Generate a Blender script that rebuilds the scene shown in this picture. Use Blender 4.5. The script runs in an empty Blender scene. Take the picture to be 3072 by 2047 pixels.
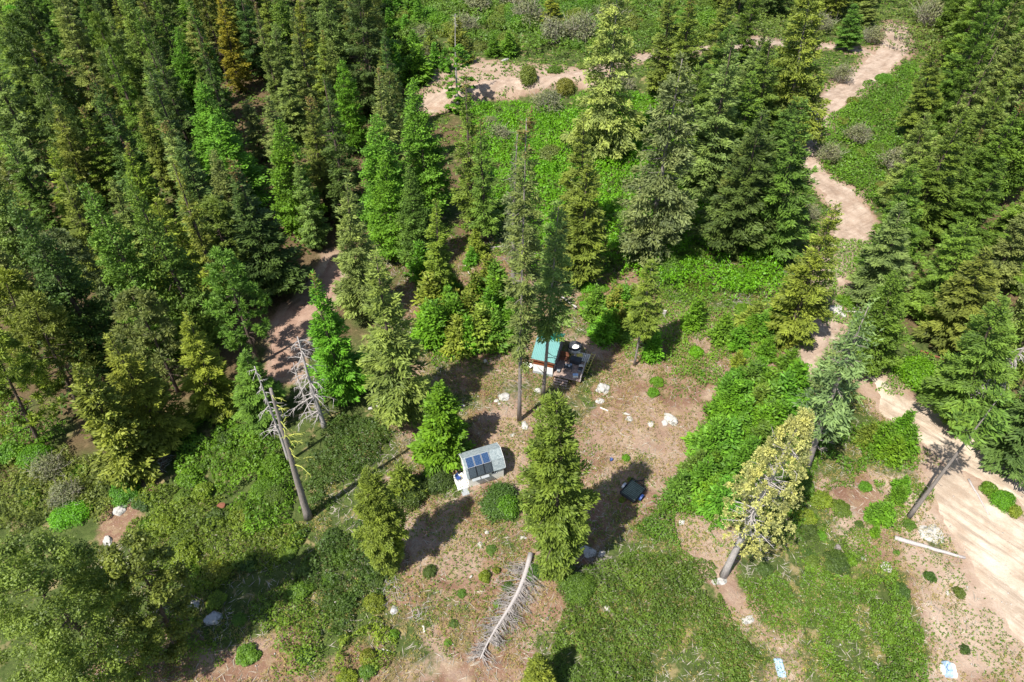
import bpy, math, random
import numpy as np
from mathutils import Vector, Matrix, noise as mnoise

# ------------------------------------------------------------------ camera, world, sun
scene = bpy.context.scene
C = scene.collection
R = math.radians
PITCH = R(44.5); HC = 60.0; FPX = 2048.0; CX, CY = 1536.0, 1023.5
cam = bpy.data.objects.new('camera', bpy.data.cameras.new('camera'))
C.objects.link(cam)
cam.location = (0, 0, HC)
cam.rotation_euler = (R(90) - PITCH, 0, 0)
cam.data.sensor_width = 36.0
cam.data.lens = 36.0 * FPX / 3072.0
cam.data.clip_start = 0.5
cam.data.clip_end = 3000
scene.camera = cam

SUN_EL, SUN_AZ = R(57), R(46)          # shadows run towards +x +y at 46 degrees
world = bpy.data.worlds.new('World'); scene.world = world
world.use_nodes = True
wn = world.node_tree
sky = wn.nodes.new('ShaderNodeTexSky'); sky.sky_type = 'NISHITA'
sky.sun_disc = False
sky.sun_elevation = SUN_EL
todir = Vector((-math.cos(SUN_AZ) * math.cos(SUN_EL), -math.sin(SUN_AZ) * math.cos(SUN_EL), math.sin(SUN_EL)))
sky.sun_rotation = math.atan2(todir.x, todir.y)
bg = wn.nodes['Background']
wn.links.new(sky.outputs[0], bg.inputs[0]); bg.inputs[1].default_value = 0.10
sun = bpy.data.objects.new('sun', bpy.data.lights.new('sun', 'SUN'))
C.objects.link(sun)
sun.data.energy = 5.0; sun.data.angle = R(0.5); sun.data.color = (1.0, 0.96, 0.88)
sun.rotation_euler = todir.to_track_quat('Z', 'Y').to_euler()
scene.view_settings.view_transform = 'Standard'
scene.view_settings.look = 'None'
scene.view_settings.gamma = 1.0
scene.view_settings.exposure = 0.6
scene.cycles.max_bounces = 6
scene.cycles.diffuse_bounces = 3
scene.cycles.glossy_bounces = 2
scene.cycles.transparent_max_bounces = 8

# ------------------------------------------------------------------ noise and terrain
def _hash(ix, iy, seed):
    v = np.sin(ix * 127.1 + iy * 311.7 + seed * 74.7) * 43758.5453
    return v - np.floor(v)

def vnoise(x, y, s, seed=0):
    x = np.asarray(x, float) / s; y = np.asarray(y, float) / s
    ix = np.floor(x); iy = np.floor(y); fx = x - ix; fy = y - iy
    fx = fx * fx * (3 - 2 * fx); fy = fy * fy * (3 - 2 * fy)
    a = _hash(ix, iy, seed); b = _hash(ix + 1, iy, seed)
    c = _hash(ix, iy + 1, seed); d = _hash(ix + 1, iy + 1, seed)
    return a + (b - a) * fx + (c - a) * fy + (a - b - c + d) * fx * fy

def fbm(x, y, s, seed=0, o=3):
    t = 0; a = 1; n = 0
    for k in range(o):
        t = t + a * vnoise(x, y, s / 2 ** k, seed + k * 7); n += a; a *= 0.5
    return t / n

def sstep(a, b, x):
    t = np.clip((x - a) / (b - a), 0, 1); return t * t * (3 - 2 * t)

def ground(x, y):
    x = np.asarray(x, float); y = np.asarray(y, float)
    h = 0.9 * (vnoise(x, y, 34, 3) - 0.5) + 0.25 * (vnoise(x, y, 9, 5) - 0.5)
    yb = 126 + 0.02 * x + 2 * np.sin(x * 0.06)         # cut bank behind the upper track
    on = sstep(-42, -34, x) * (1 - sstep(52, 66, x))
    h = h + 2.6 * sstep(yb, yb + 5, y) * on + 0.9 * np.exp(-((x - 45) / 6) ** 2 - ((y - 60) / 9) ** 2) * 0
    return h

def gz(x, y): return float(ground(x, y))

def ray(px, py):
    a = (px - CX) / FPX; b = -(py - CY) / FPX
    return (a, math.cos(PITCH) + b * math.sin(PITCH), -math.sin(PITCH) + b * math.cos(PITCH))

def at(px, py, up=0.0):
    """photograph pixel (3072 wide) -> point of the terrain, raised by up"""
    r = ray(px, py); z = up
    for k in range(8):
        t = (HC - z) / -r[2]; x, y = r[0] * t, r[1] * t; z = gz(x, y) + up
    return Vector((x, y, z - up))

def D(px, py): return at(px * 1.30556, py * 1.30556)      # overview pixel

def gp(pts):
    out = []
    for p in pts:
        g = D(*p); out.append((g.x, g.y))
    return np.array(out)

def poly_sd(x, y, poly):
    """signed distance to polygon, positive inside"""
    x = np.asarray(x, float); y = np.asarray(y, float)
    d = np.full(x.shape, 1e9); ins = np.zeros(x.shape, bool)
    n = len(poly)
    for i in range(n):
        x0, y0 = poly[i]; x1, y1 = poly[(i + 1) % n]
        ex, ey = x1 - x0, y1 - y0
        t = np.clip(((x - x0) * ex + (y - y0) * ey) / (ex * ex + ey * ey + 1e-9), 0, 1)
        d = np.minimum(d, np.hypot(x - x0 - t * ex, y - y0 - t * ey))
        c = ((y0 > y) != (y1 > y)) & (x < (x1 - x0) * (y - y0) / (y1 - y0 + 1e-12) + x0)
        ins ^= c
    return np.where(ins, d, -d)

def line_sd(x, y, pts, w):
    """signed distance to a band round a polyline with half widths w"""
    d = np.full(np.shape(x), -1e9)
    for i in range(len(pts) - 1):
        x0, y0 = pts[i]; x1, y1 = pts[i + 1]
        ex, ey = x1 - x0, y1 - y0
        t = np.clip(((x - x0) * ex + (y - y0) * ey) / (ex * ex + ey * ey + 1e-9), 0, 1)
        dd = (w[i] + (w[i + 1] - w[i]) * t) - np.hypot(x - x0 - t * ex, y - y0 - t * ey)
        d = np.maximum(d, dd)
    return d

# ------------------------------------------------------------------ node helpers and materials
def newmat(name, rough=0.8, spec=0.3):
    m = bpy.data.materials.new(name); m.use_nodes = True
    b = m.node_tree.nodes['Principled BSDF']
    b.inputs['Roughness'].default_value = rough
    b.inputs['Specular IOR Level'].default_value = spec
    return m, m.node_tree, b

def mixc(nt, fac, a, b, mode='MIX'):
    n = nt.nodes.new('ShaderNodeMix'); n.data_type = 'RGBA'; n.blend_type = mode
    for i, v in ((0, fac), (6, a), (7, b)):
        if hasattr(v, 'links') or isinstance(v, bpy.types.NodeSocket): nt.links.new(v, n.inputs[i])
        elif i == 0: n.inputs[0].default_value = v
        else: n.inputs[i].default_value = (*v, 1)
    return n.outputs[2]

def nz(nt, scale, detail=3, rough=0.6, vec=None, lo=0.35, hi=0.65):
    n = nt.nodes.new('ShaderNodeTexNoise'); n.inputs['Scale'].default_value = scale
    n.inputs['Detail'].default_value = detail; n.inputs['Roughness'].default_value = rough
    if vec is not None: nt.links.new(vec, n.inputs['Vector'])
    r = nt.nodes.new('ShaderNodeMapRange')
    r.inputs[1].default_value = lo; r.inputs[2].default_value = hi
    nt.links.new(n.outputs[0], r.inputs[0])
    return r.outputs[0]

def objco(nt): return nt.nodes.new('ShaderNodeTexCoord').outputs['Object']
def geopos(nt): return nt.nodes.new('ShaderNodeNewGeometry').outputs['Position']

def plain(name, col, rough=0.7, spec=0.3, var=0.25, scale=4.0, metal=0.0, stretch=None):
    m, nt, b = newmat(name, rough, spec)
    b.inputs['Metallic'].default_value = metal
    v = objco(nt)
    if stretch:
        mp = nt.nodes.new('ShaderNodeMapping'); mp.inputs['Scale'].default_value = stretch
        nt.links.new(v, mp.inputs[0]); v = mp.outputs[0]
    f = nz(nt, scale, 4, 0.65, v, 0.3, 0.7)
    dark = tuple(c * (1 - var) for c in col); lite = tuple(min(1, c * (1 + var)) for c in col)
    nt.links.new(mixc(nt, f, dark, lite), b.inputs['Base Color'])
    return m

def math_node(nt, op, a, b=None):
    n = nt.nodes.new('ShaderNodeMath'); n.operation = op
    for i, v in ((0, a), (1, b)):
        if v is None: continue
        if isinstance(v, bpy.types.NodeSocket): nt.links.new(v, n.inputs[i])
        else: n.inputs[i].default_value = v
    return n.outputs[0]

def foliage_mat(name, trans=0.3, rough=0.55, spec=0.35):
    """colour of the object times per-clump tint, cones / yellow shoots from a second attribute"""
    m, nt, b = newmat(name, rough, spec)
    oi = nt.nodes.new('ShaderNodeObjectInfo')
    at_ = nt.nodes.new('ShaderNodeAttribute'); at_.attribute_name = 'tint'
    sep = nt.nodes.new('ShaderNodeSeparateColor'); nt.links.new(at_.outputs['Color'], sep.inputs[0])
    tint, cone = sep.outputs[0], sep.outputs[1]
    base = oi.outputs['Color']
    warm = mixc(nt, 1.0, base, (1.95, 1.85, 1.35), 'MULTIPLY')
    dark = mixc(nt, 1.0, base, (0.42, 0.47, 0.48), 'MULTIPLY')
    c1 = mixc(nt, tint, dark, warm)
    big = nz(nt, 0.35, 2, 0.5, geopos(nt), 0.35, 0.65)
    c2 = mixc(nt, math_node(nt, 'MULTIPLY', big, 0.45), c1, mixc(nt, 1.0, c1, (1.18, 1.08, 0.8), 'MULTIPLY'))
    c3 = mixc(nt, cone, c2, (0.23, 0.13, 0.05))
    nt.links.new(c3, b.inputs['Base Color'])
    tr = nt.nodes.new('ShaderNodeBsdfTranslucent')
    nt.links.new(mixc(nt, 1.0, c3, (1.1, 1.15, 0.6), 'MULTIPLY'), tr.inputs[0])
    mx = nt.nodes.new('ShaderNodeMixShader'); mx.inputs[0].default_value = trans
    nt.links.new(b.outputs[0], mx.inputs[1]); nt.links.new(tr.outputs[0], mx.inputs[2])
    nt.links.new(mx.outputs[0], nt.nodes['Material Output'].inputs[0])
    return m

M = {}
M['needles'] = foliage_mat('needles', 0.22, 0.6, 0.3)
M['leaves'] = foliage_mat('leaves', 0.32, 0.5, 0.35)
M['bark'] = plain('bark', (0.115, 0.085, 0.07), 0.95, 0.1, 0.45, 3, stretch=(6, 6, 1))
M['grey_bark'] = plain('grey_bark', (0.25, 0.215, 0.195), 0.95, 0.1, 0.4, 3, stretch=(6, 6, 1))
M['dead_wood'] = plain('dead_wood', (0.42, 0.38, 0.36), 0.9, 0.15, 0.3, 3, stretch=(5, 5, 1))
M['grey_wood'] = plain('grey_wood', (0.30, 0.27, 0.25), 0.9, 0.15, 0.5, 1.5)
M['pale_wood'] = plain('pale_wood', (0.62, 0.58, 0.52), 0.85, 0.2, 0.2, 3)
M['lichen_wood'] = plain('lichen_wood', (0.5, 0.52, 0.12), 0.9, 0.1, 0.3, 4)
M['brown_wood'] = plain('brown_wood', (0.21, 0.085, 0.05), 0.85, 0.2, 0.35, 3, stretch=(1, 8, 1))
M['twig'] = plain('twig', (0.36, 0.32, 0.26), 0.9, 0.1, 0.45, 1.2)
def wood_planks(name, col, scale, axis):
    m, nt, b = newmat(name, 0.85, 0.2)
    w = nt.nodes.new('ShaderNodeTexWave'); w.bands_direction = axis
    w.inputs['Scale'].default_value = scale; w.inputs['Distortion'].default_value = 0.3
    nt.links.new(objco(nt), w.inputs['Vector'])
    f = nz(nt, 3, 4, 0.6, objco(nt), 0.3, 0.7)
    c = mixc(nt, f, tuple(k * 0.6 for k in col), tuple(k * 1.3 for k in col))
    r = nt.nodes.new('ShaderNodeMapRange'); r.inputs[1].default_value = 0.08; r.inputs[2].default_value = 0.2
    nt.links.new(w.outputs[0], r.inputs[0])
    nt.links.new(mixc(nt, r.outputs[0], tuple(k * 0.15 for k in col), c), b.inputs['Base Color'])
    return m
M['deck_wood'] = wood_planks('deck_wood', (0.52, 0.38, 0.31), 2.2, 'X')
M['siding'] = wood_planks('siding', (0.30, 0.09, 0.035), 1.6, 'Z')
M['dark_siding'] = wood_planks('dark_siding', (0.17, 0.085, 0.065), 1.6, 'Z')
M['white_paint'] = plain('white_paint', (0.80, 0.79, 0.76), 0.6, 0.3, 0.06, 2)
M['cream'] = plain('cream', (0.74, 0.72, 0.66), 0.6, 0.3, 0.06, 1.5)
M['grey_paint'] = plain('grey_paint', (0.35, 0.37, 0.38), 0.6, 0.3, 0.15, 2)
M['black'] = plain('black', (0.015, 0.016, 0.02), 0.5, 0.4, 0.2, 4)
M['charcoal'] = plain('charcoal', (0.045, 0.048, 0.055), 0.6, 0.4, 0.2, 2)
M['rubber'] = plain('rubber', (0.02, 0.02, 0.021), 0.8, 0.2, 0.2, 4)
M['steel'] = plain('steel', (0.55, 0.56, 0.57), 0.35, 0.5, 0.1, 4, 0.6)
M['yellow'] = plain('yellow', (0.62, 0.52, 0.12), 0.6, 0.3, 0.15, 3)
M['blue'] = plain('blue', (0.03, 0.07, 0.25), 0.5, 0.4, 0.2, 3)
M['pale_blue'] = plain('pale_blue', (0.38, 0.52, 0.72), 0.5, 0.4, 0.25, 1.6)
M['glass'] = plain('glass', (0.02, 0.025, 0.03), 0.1, 0.6, 0.2, 2)
M['bed_wood'] = wood_planks('bed_wood', (0.16, 0.2, 0.16), 1.6, 'X')
def metal_roof(name, col):
    m, nt, b = newmat(name, 0.38, 0.6)
    f = nz(nt, 1.5, 3, 0.6, objco(nt), 0.3, 0.7)
    nt.links.new(mixc(nt, f, col, tuple(k * 1.12 for k in col)), b.inputs['Base Color'])
    return m
M['green_roof'] = metal_roof('green_roof', (0.02, 0.22, 0.16))
M['sheen_roof'] = metal_roof('sheen_roof', (0.10, 0.27, 0.25))  # near slope: reflected light put into a paler copy of the green
def shingles():
    m, nt, b = newmat('shingles', 0.9, 0.15)
    br = nt.nodes.new('ShaderNodeTexBrick'); br.inputs['Scale'].default_value = 5
    br.inputs['Color1'].default_value = (0.20, 0.24, 0.25, 1); br.inputs['Color2'].default_value = (0.33, 0.37, 0.37, 1)
    br.inputs['Mortar'].default_value = (0.13, 0.15, 0.16, 1); br.inputs['Mortar Size'].default_value = 0.02
    br.inputs['Brick Width'].default_value = 0.9; br.inputs['Row Height'].default_value = 0.55
    nt.links.new(objco(nt), br.inputs[0])
    f = nz(nt, 14, 3, 0.7, objco(nt), 0.3, 0.7)
    nt.links.new(mixc(nt, f, mixc(nt, 1.0, br.outputs[0], (0.7, 0.72, 0.74), 'MULTIPLY'), mixc(nt, 1.0, br.outputs[0], (1.3, 1.3, 1.3), 'MULTIPLY')), b.inputs['Base Color'])
    return m
M['shingles'] = shingles()
def solar(name, col, line):
    m, nt, b = newmat(name, 0.14, 0.6)
    ck = nt.nodes.new('ShaderNodeTexBrick'); ck.offset = 0
    ck.inputs['Scale'].default_value = 1; ck.inputs['Brick Width'].default_value = 0.16; ck.inputs['Row Height'].default_value = 0.16
    ck.inputs['Mortar Size'].default_value = 0.008
    ck.inputs['Color1'].default_value = (*col, 1); ck.inputs['Color2'].default_value = (*[k * 1.3 for k in col], 1)
    ck.inputs['Mortar'].default_value = (*line, 1)
    nt.links.new(objco(nt), ck.inputs[0]); nt.links.new(ck.outputs[0], b.inputs['Base Color'])
    return m
M['cells'] = solar('cells', (0.018, 0.045, 0.11), (0.10, 0.16, 0.25))  # upper row: sky reflection put into the blue of the cells
M['shaded_cells'] = solar('shaded_cells', (0.035, 0.045, 0.055), (0.09, 0.11, 0.12))  # lower row: same panels, colour darkened for the way they face

def rock_mat(name, col, lich):
    m, nt, b = newmat(name, 0.9, 0.2)
    f = nz(nt, 2.2, 5, 0.7, objco(nt), 0.52, 0.62)
    g = nz(nt, 6, 5, 0.7, objco(nt), 0.3, 0.7)
    c = mixc(nt, g, tuple(k * 0.78 for k in col), col)
    nt.links.new(mixc(nt, f, c, lich), b.inputs['Base Color'])
    return m
M['white_rock'] = rock_mat('white_rock', (0.52, 0.49, 0.45), (0.2, 0.2, 0.18))
M['grey_rock'] = rock_mat('grey_rock', (0.5, 0.48, 0.47), (0.2, 0.2, 0.19))

def ground_mat():
    m, nt, b = newmat('soil', 0.95, 0.1)
    a = nt.nodes.new('ShaderNodeAttribute'); a.attribute_name = 'cover'
    s = nt.nodes.new('ShaderNodeSeparateColor'); nt.links.new(a.outputs['Color'], s.inputs[0])
    P = geopos(nt)
    soil = mixc(nt, nz(nt, 0.22, 5, 0.65, P), (0.165, 0.088, 0.058), (0.275, 0.165, 0.110))
    soil = mixc(nt, nz(nt, 0.8, 4, 0.7, P, 0.48, 0.66), soil, (0.31, 0.22, 0.135))       # dry grass
    soil = mixc(nt, nz(nt, 1.7, 4, 0.7, P, 0.55, 0.68), soil, (0.22, 0.165, 0.075))     # olive stubble
    soil = mixc(nt, nz(nt, 6, 4, 0.8, P, 0.54, 0.72), soil, (0.13, 0.075, 0.05))        # litter specks
    soil = mixc(nt, nz(nt, 9, 3, 0.8, P, 0.60, 0.70), soil, (0.58, 0.47, 0.38))         # pale chips
    pale = mixc(nt, nz(nt, 0.5, 5, 0.7, P), (0.38, 0.27, 0.20), (0.54, 0.43, 0.34))
    pale = mixc(nt, nz(nt, 5, 4, 0.8, P, 0.5, 0.75), pale, (0.36, 0.25, 0.18))
    soil = mixc(nt, s.outputs[1], soil, pale)
    grass = mixc(nt, nz(nt, 1.2, 5, 0.7, P), (0.05, 0.065, 0.02), (0.11, 0.14, 0.04))
    grass = mixc(nt, nz(nt, 7, 3, 0.8, P, 0.45, 0.75), grass, (0.035, 0.07, 0.012))
    grass = mixc(nt, nz(nt, 0.7, 4, 0.6, P, 0.56, 0.66), grass, (0.26, 0.21, 0.1))
    gm = nt.nodes.new('ShaderNodeMapRange'); gm.inputs[1].default_value = 0.35; gm.inputs[2].default_value = 0.6
    add = math_node(nt, 'ADD', s.outputs[0], math_node(nt, 'MULTIPLY', math_node(nt, 'SUBTRACT', nz(nt, 1.5, 5, 0.75, P, 0.2, 0.8), 0.5), 0.5))
    nt.links.new(add, gm.inputs[0])
    col = mixc(nt, gm.outputs[0], soil, grass)
    # forest floor: brown needle litter
    litter = mixc(nt, nz(nt, 4, 4, 0.8, P), (0.10, 0.06, 0.035), (0.18, 0.12, 0.07))
    col = mixc(nt, s.outputs[2], col, litter)
    nt.links.new(col, b.inputs['Base Color'])
    bp = nt.nodes.new('ShaderNodeBump'); bp.inputs['Strength'].default_value = 0.6; bp.inputs['Distance'].default_value = 0.12
    nt.links.new(nz(nt, 3.5, 6, 0.75, P, 0.2, 0.8), bp.inputs['Height']); nt.links.new(bp.outputs[0], b.inputs['Normal'])
    return m
M['ground'] = ground_mat()
def road_mat(name, a, bcol, ruts):
    m, nt, b = newmat(name, 0.95, 0.1)
    P = geopos(nt)
    c = mixc(nt, nz(nt, 0.45, 5, 0.65, P), a, bcol)
    mp = nt.nodes.new('ShaderNodeMapping'); mp.vector_type = 'TEXTURE'; mp.inputs['Rotation'].default_value = (0, 0, R(-ruts)); mp.inputs['Scale'].default_value = (6.0, 0.7, 1)
    nt.links.new(P, mp.inputs[0])
    c = mixc(nt, math_node(nt, 'MULTIPLY', nz(nt, 1.2, 5, 0.7, mp.outputs[0], 0.47, 0.66), 0.7 if ruts > 0 else 0.4), c, tuple(k * 0.55 for k in a))
    c = mixc(nt, math_node(nt, 'MULTIPLY', nz(nt, 0.16, 5, 0.7, P, 0.5, 0.62), 0.6), c, tuple(k * 0.72 for k in a))
    ra = nt.nodes.new('ShaderNodeAttribute'); ra.attribute_name = 'rut'
    c = mixc(nt, math_node(nt, 'MULTIPLY', ra.outputs['Fac'], nz(nt, 0.5, 4, 0.7, P, 0.42, 0.75)), c, tuple(k * 0.62 for k in a))
    c = mixc(nt, nz(nt, 8, 4, 0.8, P, 0.56, 0.78), c, tuple(k * 0.6 for k in a))
    c = mixc(nt, nz(nt, 11, 3, 0.8, P, 0.62, 0.72), c, (0.72, 0.66, 0.58))
    nt.links.new(c, b.inputs['Base Color'])
    bp = nt.nodes.new('ShaderNodeBump'); bp.inputs['Strength'].default_value = 0.5; bp.inputs['Distance'].default_value = 0.1
    nt.links.new(nz(nt, 3, 6, 0.75, P, 0.2, 0.8), bp.inputs['Height']); nt.links.new(bp.outputs[0], b.inputs['Normal'])
    return m
M['track'] = road_mat('track', (0.35, 0.25, 0.185), (0.52, 0.41, 0.325), -35)
M['pale_track'] = road_mat('pale_track', (0.45, 0.34, 0.25), (0.63, 0.53, 0.42), 50.6)

# ------------------------------------------------------------------ object helpers
def tag(o, label=None, cat=None, group=None, kind=None):
    if label: o['label'] = label
    if cat: o['category'] = cat
    if group: o['group'] = group
    if kind: o['kind'] = kind
    return o

def link(name, me, mat=None, parent=None):
    o = bpy.data.objects.new(name, me); C.objects.link(o)
    if mat is not None and me is not None and not me.materials: me.materials.append(mat)
    if parent is not None: o.parent = parent
    return o

def empty(name, loc, rz=0):
    o = bpy.data.objects.new(name, None); C.objects.link(o)
    o.location = loc; o.rotation_euler = (0, 0, rz); o.empty_display_size = 0.2
    return o

def np_mesh(name, V, nper, tint=None, faces=None):
    """mesh of n-gons, nper vertices per face, verts in order"""
    me = bpy.data.meshes.new(name)
    V = np.asarray(V, np.float32).reshape(-1, 3); n = len(V)
    me.vertices.add(n); me.vertices.foreach_set('co', V.ravel())
    idx = np.arange(n, dtype=np.int32) if faces is None else np.asarray(faces, np.int32).ravel()
    me.loops.add(len(idx)); me.loops.foreach_set('vertex_index', idx)
    nf = len(idx) // nper
    me.polygons.add(nf)
    me.polygons.foreach_set('loop_start', np.arange(nf, dtype=np.int32) * nper)
    me.polygons.foreach_set('loop_total', np.full(nf, nper, np.int32))
    if tint is not None:
        a = me.attributes.new('tint', 'FLOAT_COLOR', 'POINT')
        a.data.foreach_set('color', np.asarray(tint, np.float32).ravel())
    me.update(); me.validate()
    return me

class MB:
    def __init__(s): s.v = []; s.f = []
    def add(s, vs, fs):
        k = len(s.v); s.v += [tuple(v) for v in vs]; s.f += [tuple(i + k for i in f) for f in fs]
    def box(s, x0, x1, y0, y1, z0, z1, mat=None):
        vs = [(x, y, z) for z in (z0, z1) for x, y in ((x0, y0), (x1, y0), (x1, y1), (x0, y1))]
        if mat: vs = [mat @ Vector(v) for v in vs]
        s.add(vs, [(3, 2, 1, 0), (4, 5, 6, 7), (0, 1, 5, 4), (1, 2, 6, 5), (2, 3, 7, 6), (3, 0, 4, 7)])
    def bar(s, a, b, w, h):
        a = Vector(a); b = Vector(b); d = b - a; L = d.length
        q = d.to_track_quat('X', 'Z').to_matrix().to_4x4()
        s.box(0, L, -w / 2, w / 2, -h / 2, h / 2, Matrix.Translation(a) @ q)
    def tube(s, pts, rad, n=6, cap=True):
        pts = [Vector(p) for p in pts]; k0 = len(s.v); prev = None
        for i, p in enumerate(pts):
            d = (pts[min(i + 1, len(pts) - 1)] - pts[max(i - 1, 0)])
            if d.length < 1e-6: d = Vector((0, 0, 1))
            d.normalize()
            u = d.orthogonal().normalized() if prev is None else (prev - d * prev.dot(d)).normalized()
            prev = u; w = d.cross(u); r = rad[i] if hasattr(rad, '__len__') else rad
            for j in range(n):
                t = 2 * math.pi * j / n
                s.v.append(tuple(p + u * (r * math.cos(t)) + w * (r * math.sin(t))))
        for i in range(len(pts) - 1):
            for j in range(n):
                a = k0 + i * n + j; b = k0 + i * n + (j + 1) % n
                s.f.append((a, b, b + n, a + n))
        if cap:
            s.f.append(tuple(k0 + j for j in reversed(range(n))))
            e = k0 + (len(pts) - 1) * n; s.f.append(tuple(e + j for j in range(n)))
    def prism(s, prof, x0, x1):
        """profile of (y,z) swept along x"""
        n = len(prof)
        vs = [(x0, y, z) for y, z in prof] + [(x1, y, z) for y, z in prof]
        fs = [tuple(range(n)), tuple(reversed(range(n, 2 * n)))] + [(i, i + n, (i + 1) % n + n, (i + 1) % n) for i in range(n)]
        s.add(vs, fs)
    def build(s, name, mat, parent=None, smooth=False, bevel=0):
        me = bpy.data.meshes.new(name); me.from_pydata(s.v, [], s.f); me.update()
        if smooth:
            for p in me.polygons: p.use_smooth = True
        o = link(name, me, mat, parent)
        if bevel:
            b = o.modifiers.new('b', 'BEVEL'); b.width = bevel; b.segments = 1; b.limit_method = 'ANGLE'
        return o

# ------------------------------------------------------------------ ground sheet
# road / clearing shapes in overview pixels
ROAD_W = gp([(2062, 62), (2058, 108), (2000, 168), (1925, 222), (1886, 262), (1862, 318), (1858, 372), (1880, 402), (1932, 448), (1965, 500), (1958, 545), (1915, 600), (1893, 680), (1895, 745), (1880, 810), (1842, 875)])
ROAD_WW = [2.4, 2.8, 2.6, 2.3, 2.0, 1.7, 1.6, 1.8, 2.4, 2.7, 2.4, 1.8, 1.6, 1.8, 2.2, 1.2]
ROAD_T = gp([(985, 218), (1050, 203), (1130, 192), (1250, 183), (1350, 168), (1450, 138), (1560, 120), (1700, 104), (1850, 100), (1990, 120), (2030, 140)])
ROAD_TW = [1.8, 1.3, 1.0, 1.0, 1.1, 1.2, 1.5, 1.8, 1.3, 1.0, 1.0]
ROAD_E = gp([(1896, 760), (1950, 812), (2010, 872), (2060, 935), (2140, 990), (2240, 1060), (2353, 1120), (2480, 1190)])
ROAD_EW = [1.5, 1.5, 1.2, 1.9, 2.7, 3.0, 2.8, 2.8]
ROAD_L = gp([(775, 600), (745, 660), (700, 715), (665, 770), (648, 845)])
ROAD_LW = [1.2, 1.8, 2.6, 2.4, 1.4]
PAD = gp([(2120, 1065), (2210, 1075), (2353, 1200), (2500, 1330), (2500, 1640), (2380, 1500), (2300, 1420), (2240, 1340), (2210, 1280), (2170, 1200), (2140, 1130)])
CLEAR = gp([(960, 560), (1110, 560), (1330, 640), (1470, 640), (1560, 700), (1640, 720), (1800, 700), (1870, 800), (1800, 900), (1640, 960), (1560, 1100), (1480, 1180), (1400, 1260), (1280, 1400), (1260, 1600), (700, 1600), (850, 1430), (920, 1340), (860, 1180), (890, 1060), (900, 930), (960, 800), (930, 700)])
DRY = gp([(1340, 960), (1600, 930), (1640, 1010), (1560, 1130), (1400, 1060), (1330, 1060)])
SW_STRIP = gp([(1560, 1190), (1690, 1230), (1730, 1400), (1830, 1500), (1850, 1600), (1740, 1600), (1740, 1520), (1640, 1360), (1560, 1280)])
SOUTH_E = gp([(1960, 1060), (2120, 1090), (2160, 1200), (2240, 1340), (2400, 1450), (2500, 1700), (2110, 1700), (2130, 1500), (2080, 1320), (1900, 1250), (1900, 1100)])
SOUTH_W = gp([(250, 1500), (420, 1420), (520, 1480), (700, 1480), (700, 1700), (200, 1700)])
W_BARE = gp([(240, 1190), (330, 1080), (380, 1050), (310, 1200), (300, 1240), (240, 1240)])
BANK = gp([(965, 130), (1080, 135), (1240, 150), (1400, 158), (1400, 190), (1240, 176), (985, 205)])
MEADOW_NW = gp([(-200, -100), (60, -40), (110, 60), (70, 120), (60, 220), (60, 340), (85, 500), (40, 640), (-300, 700)])
MEADOW_E = gp([(1960, 260), (2060, 180), (2080, 150), (2150, 120), (2130, 300), (2020, 360), (2040, 460), (1990, 460), (1890, 360), (1880, 300)])
GREEN_MID = gp([(1080, 240), (1300, 190), (1480, 170), (1620, 190), (1660, 400), (1900, 480), (1840, 700), (1700, 740), (1480, 660), (1340, 620), (1100, 540), (1080, 400)])
FOREST_W = gp([(-700, -400), (900, -400), (900, 130), (980, 240), (1100, 300), (1100, 560), (960, 640), (800, 800), (620, 800), (560, 900), (380, 1040), (150, 1040), (0, 1120), (-300, 1200)])
FOREST_E = gp([(2140, -400), (3200, -400), (3200, 1300), (2353, 1040), (2180, 900), (2160, 780), (2000, 740), (1980, 560), (2040, 470), (2080, 330)])

def ground_cover(x, y):
    wob = (fbm(x, y, 5, 11) - 0.5) * 5 + (fbm(x, y, 1.2, 12) - 0.5) * 1.6
    sd = lambda p, s=1.2: sstep(-s, s, poly_sd(x, y, p) + wob)
    clear = np.maximum.reduce([sd(CLEAR), sd(DRY), sd(SW_STRIP), sd(SOUTH_E), sd(SOUTH_W), sd(W_BARE)])
    rl = np.maximum.reduce([line_sd(x, y, ROAD_W, ROAD_WW), line_sd(x, y, ROAD_T, ROAD_TW), line_sd(x, y, ROAD_E, ROAD_EW), line_sd(x, y, ROAD_L, ROAD_LW), poly_sd(x, y, PAD)])
    near_road = sstep(-2.2, 0.0, rl + wob * 0.5)
    patch = sstep(0.50, 0.66, fbm(x, y, 7, 21)) * 0.9
    green = 0.9 - 0.35 * fbm(x, y, 6, 31)
    green = green * (1 - clear) + clear * np.clip(patch * 0.75 * fbm(x, y, 3, 4) * 1.4, 0, 1)
    green = green * (1 - near_road) * (1 - sd(BANK))
    dry = sd(DRY)
    green *= (1 - dry * 0.95)
    pale = np.maximum.reduce([near_road * 0.55, sd(BANK) * 0.6, dry * 0.28, sd(SOUTH_E) * 0.85 * sstep(0.25, 0.5, fbm(x, y, 6, 44)), sd(SW_STRIP) * 0.5, sd(PAD, 2) * 0.9])
    pale = np.maximum(pale, 0.4 * sstep(0.52, 0.62, fbm(x, y, 4, 51)) * clear)
    litter = np.maximum(sd(FOREST_W, 3), sd(FOREST_E, 3)) * 0.85 * (1 - near_road) * (1 - sd(MEADOW_NW)) * (1 - sd(MEADOW_E))
    litter = litter * sstep(0.25, 0.5, fbm(x, y, 5, 61))
    return green, pale, litter

def axis_steps(lo, hi, fine_lo, fine_hi, f, g):
    a = list(np.arange(fine_lo, fine_hi, f))
    s = f; v = fine_lo; left = []
    while v > lo: s *= g; v -= s; left.append(v)
    s = f; v = a[-1]; right = []
    while v < hi: s *= g; v += s; right.append(v)
    return np.array(left[::-1] + a + right)

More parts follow.
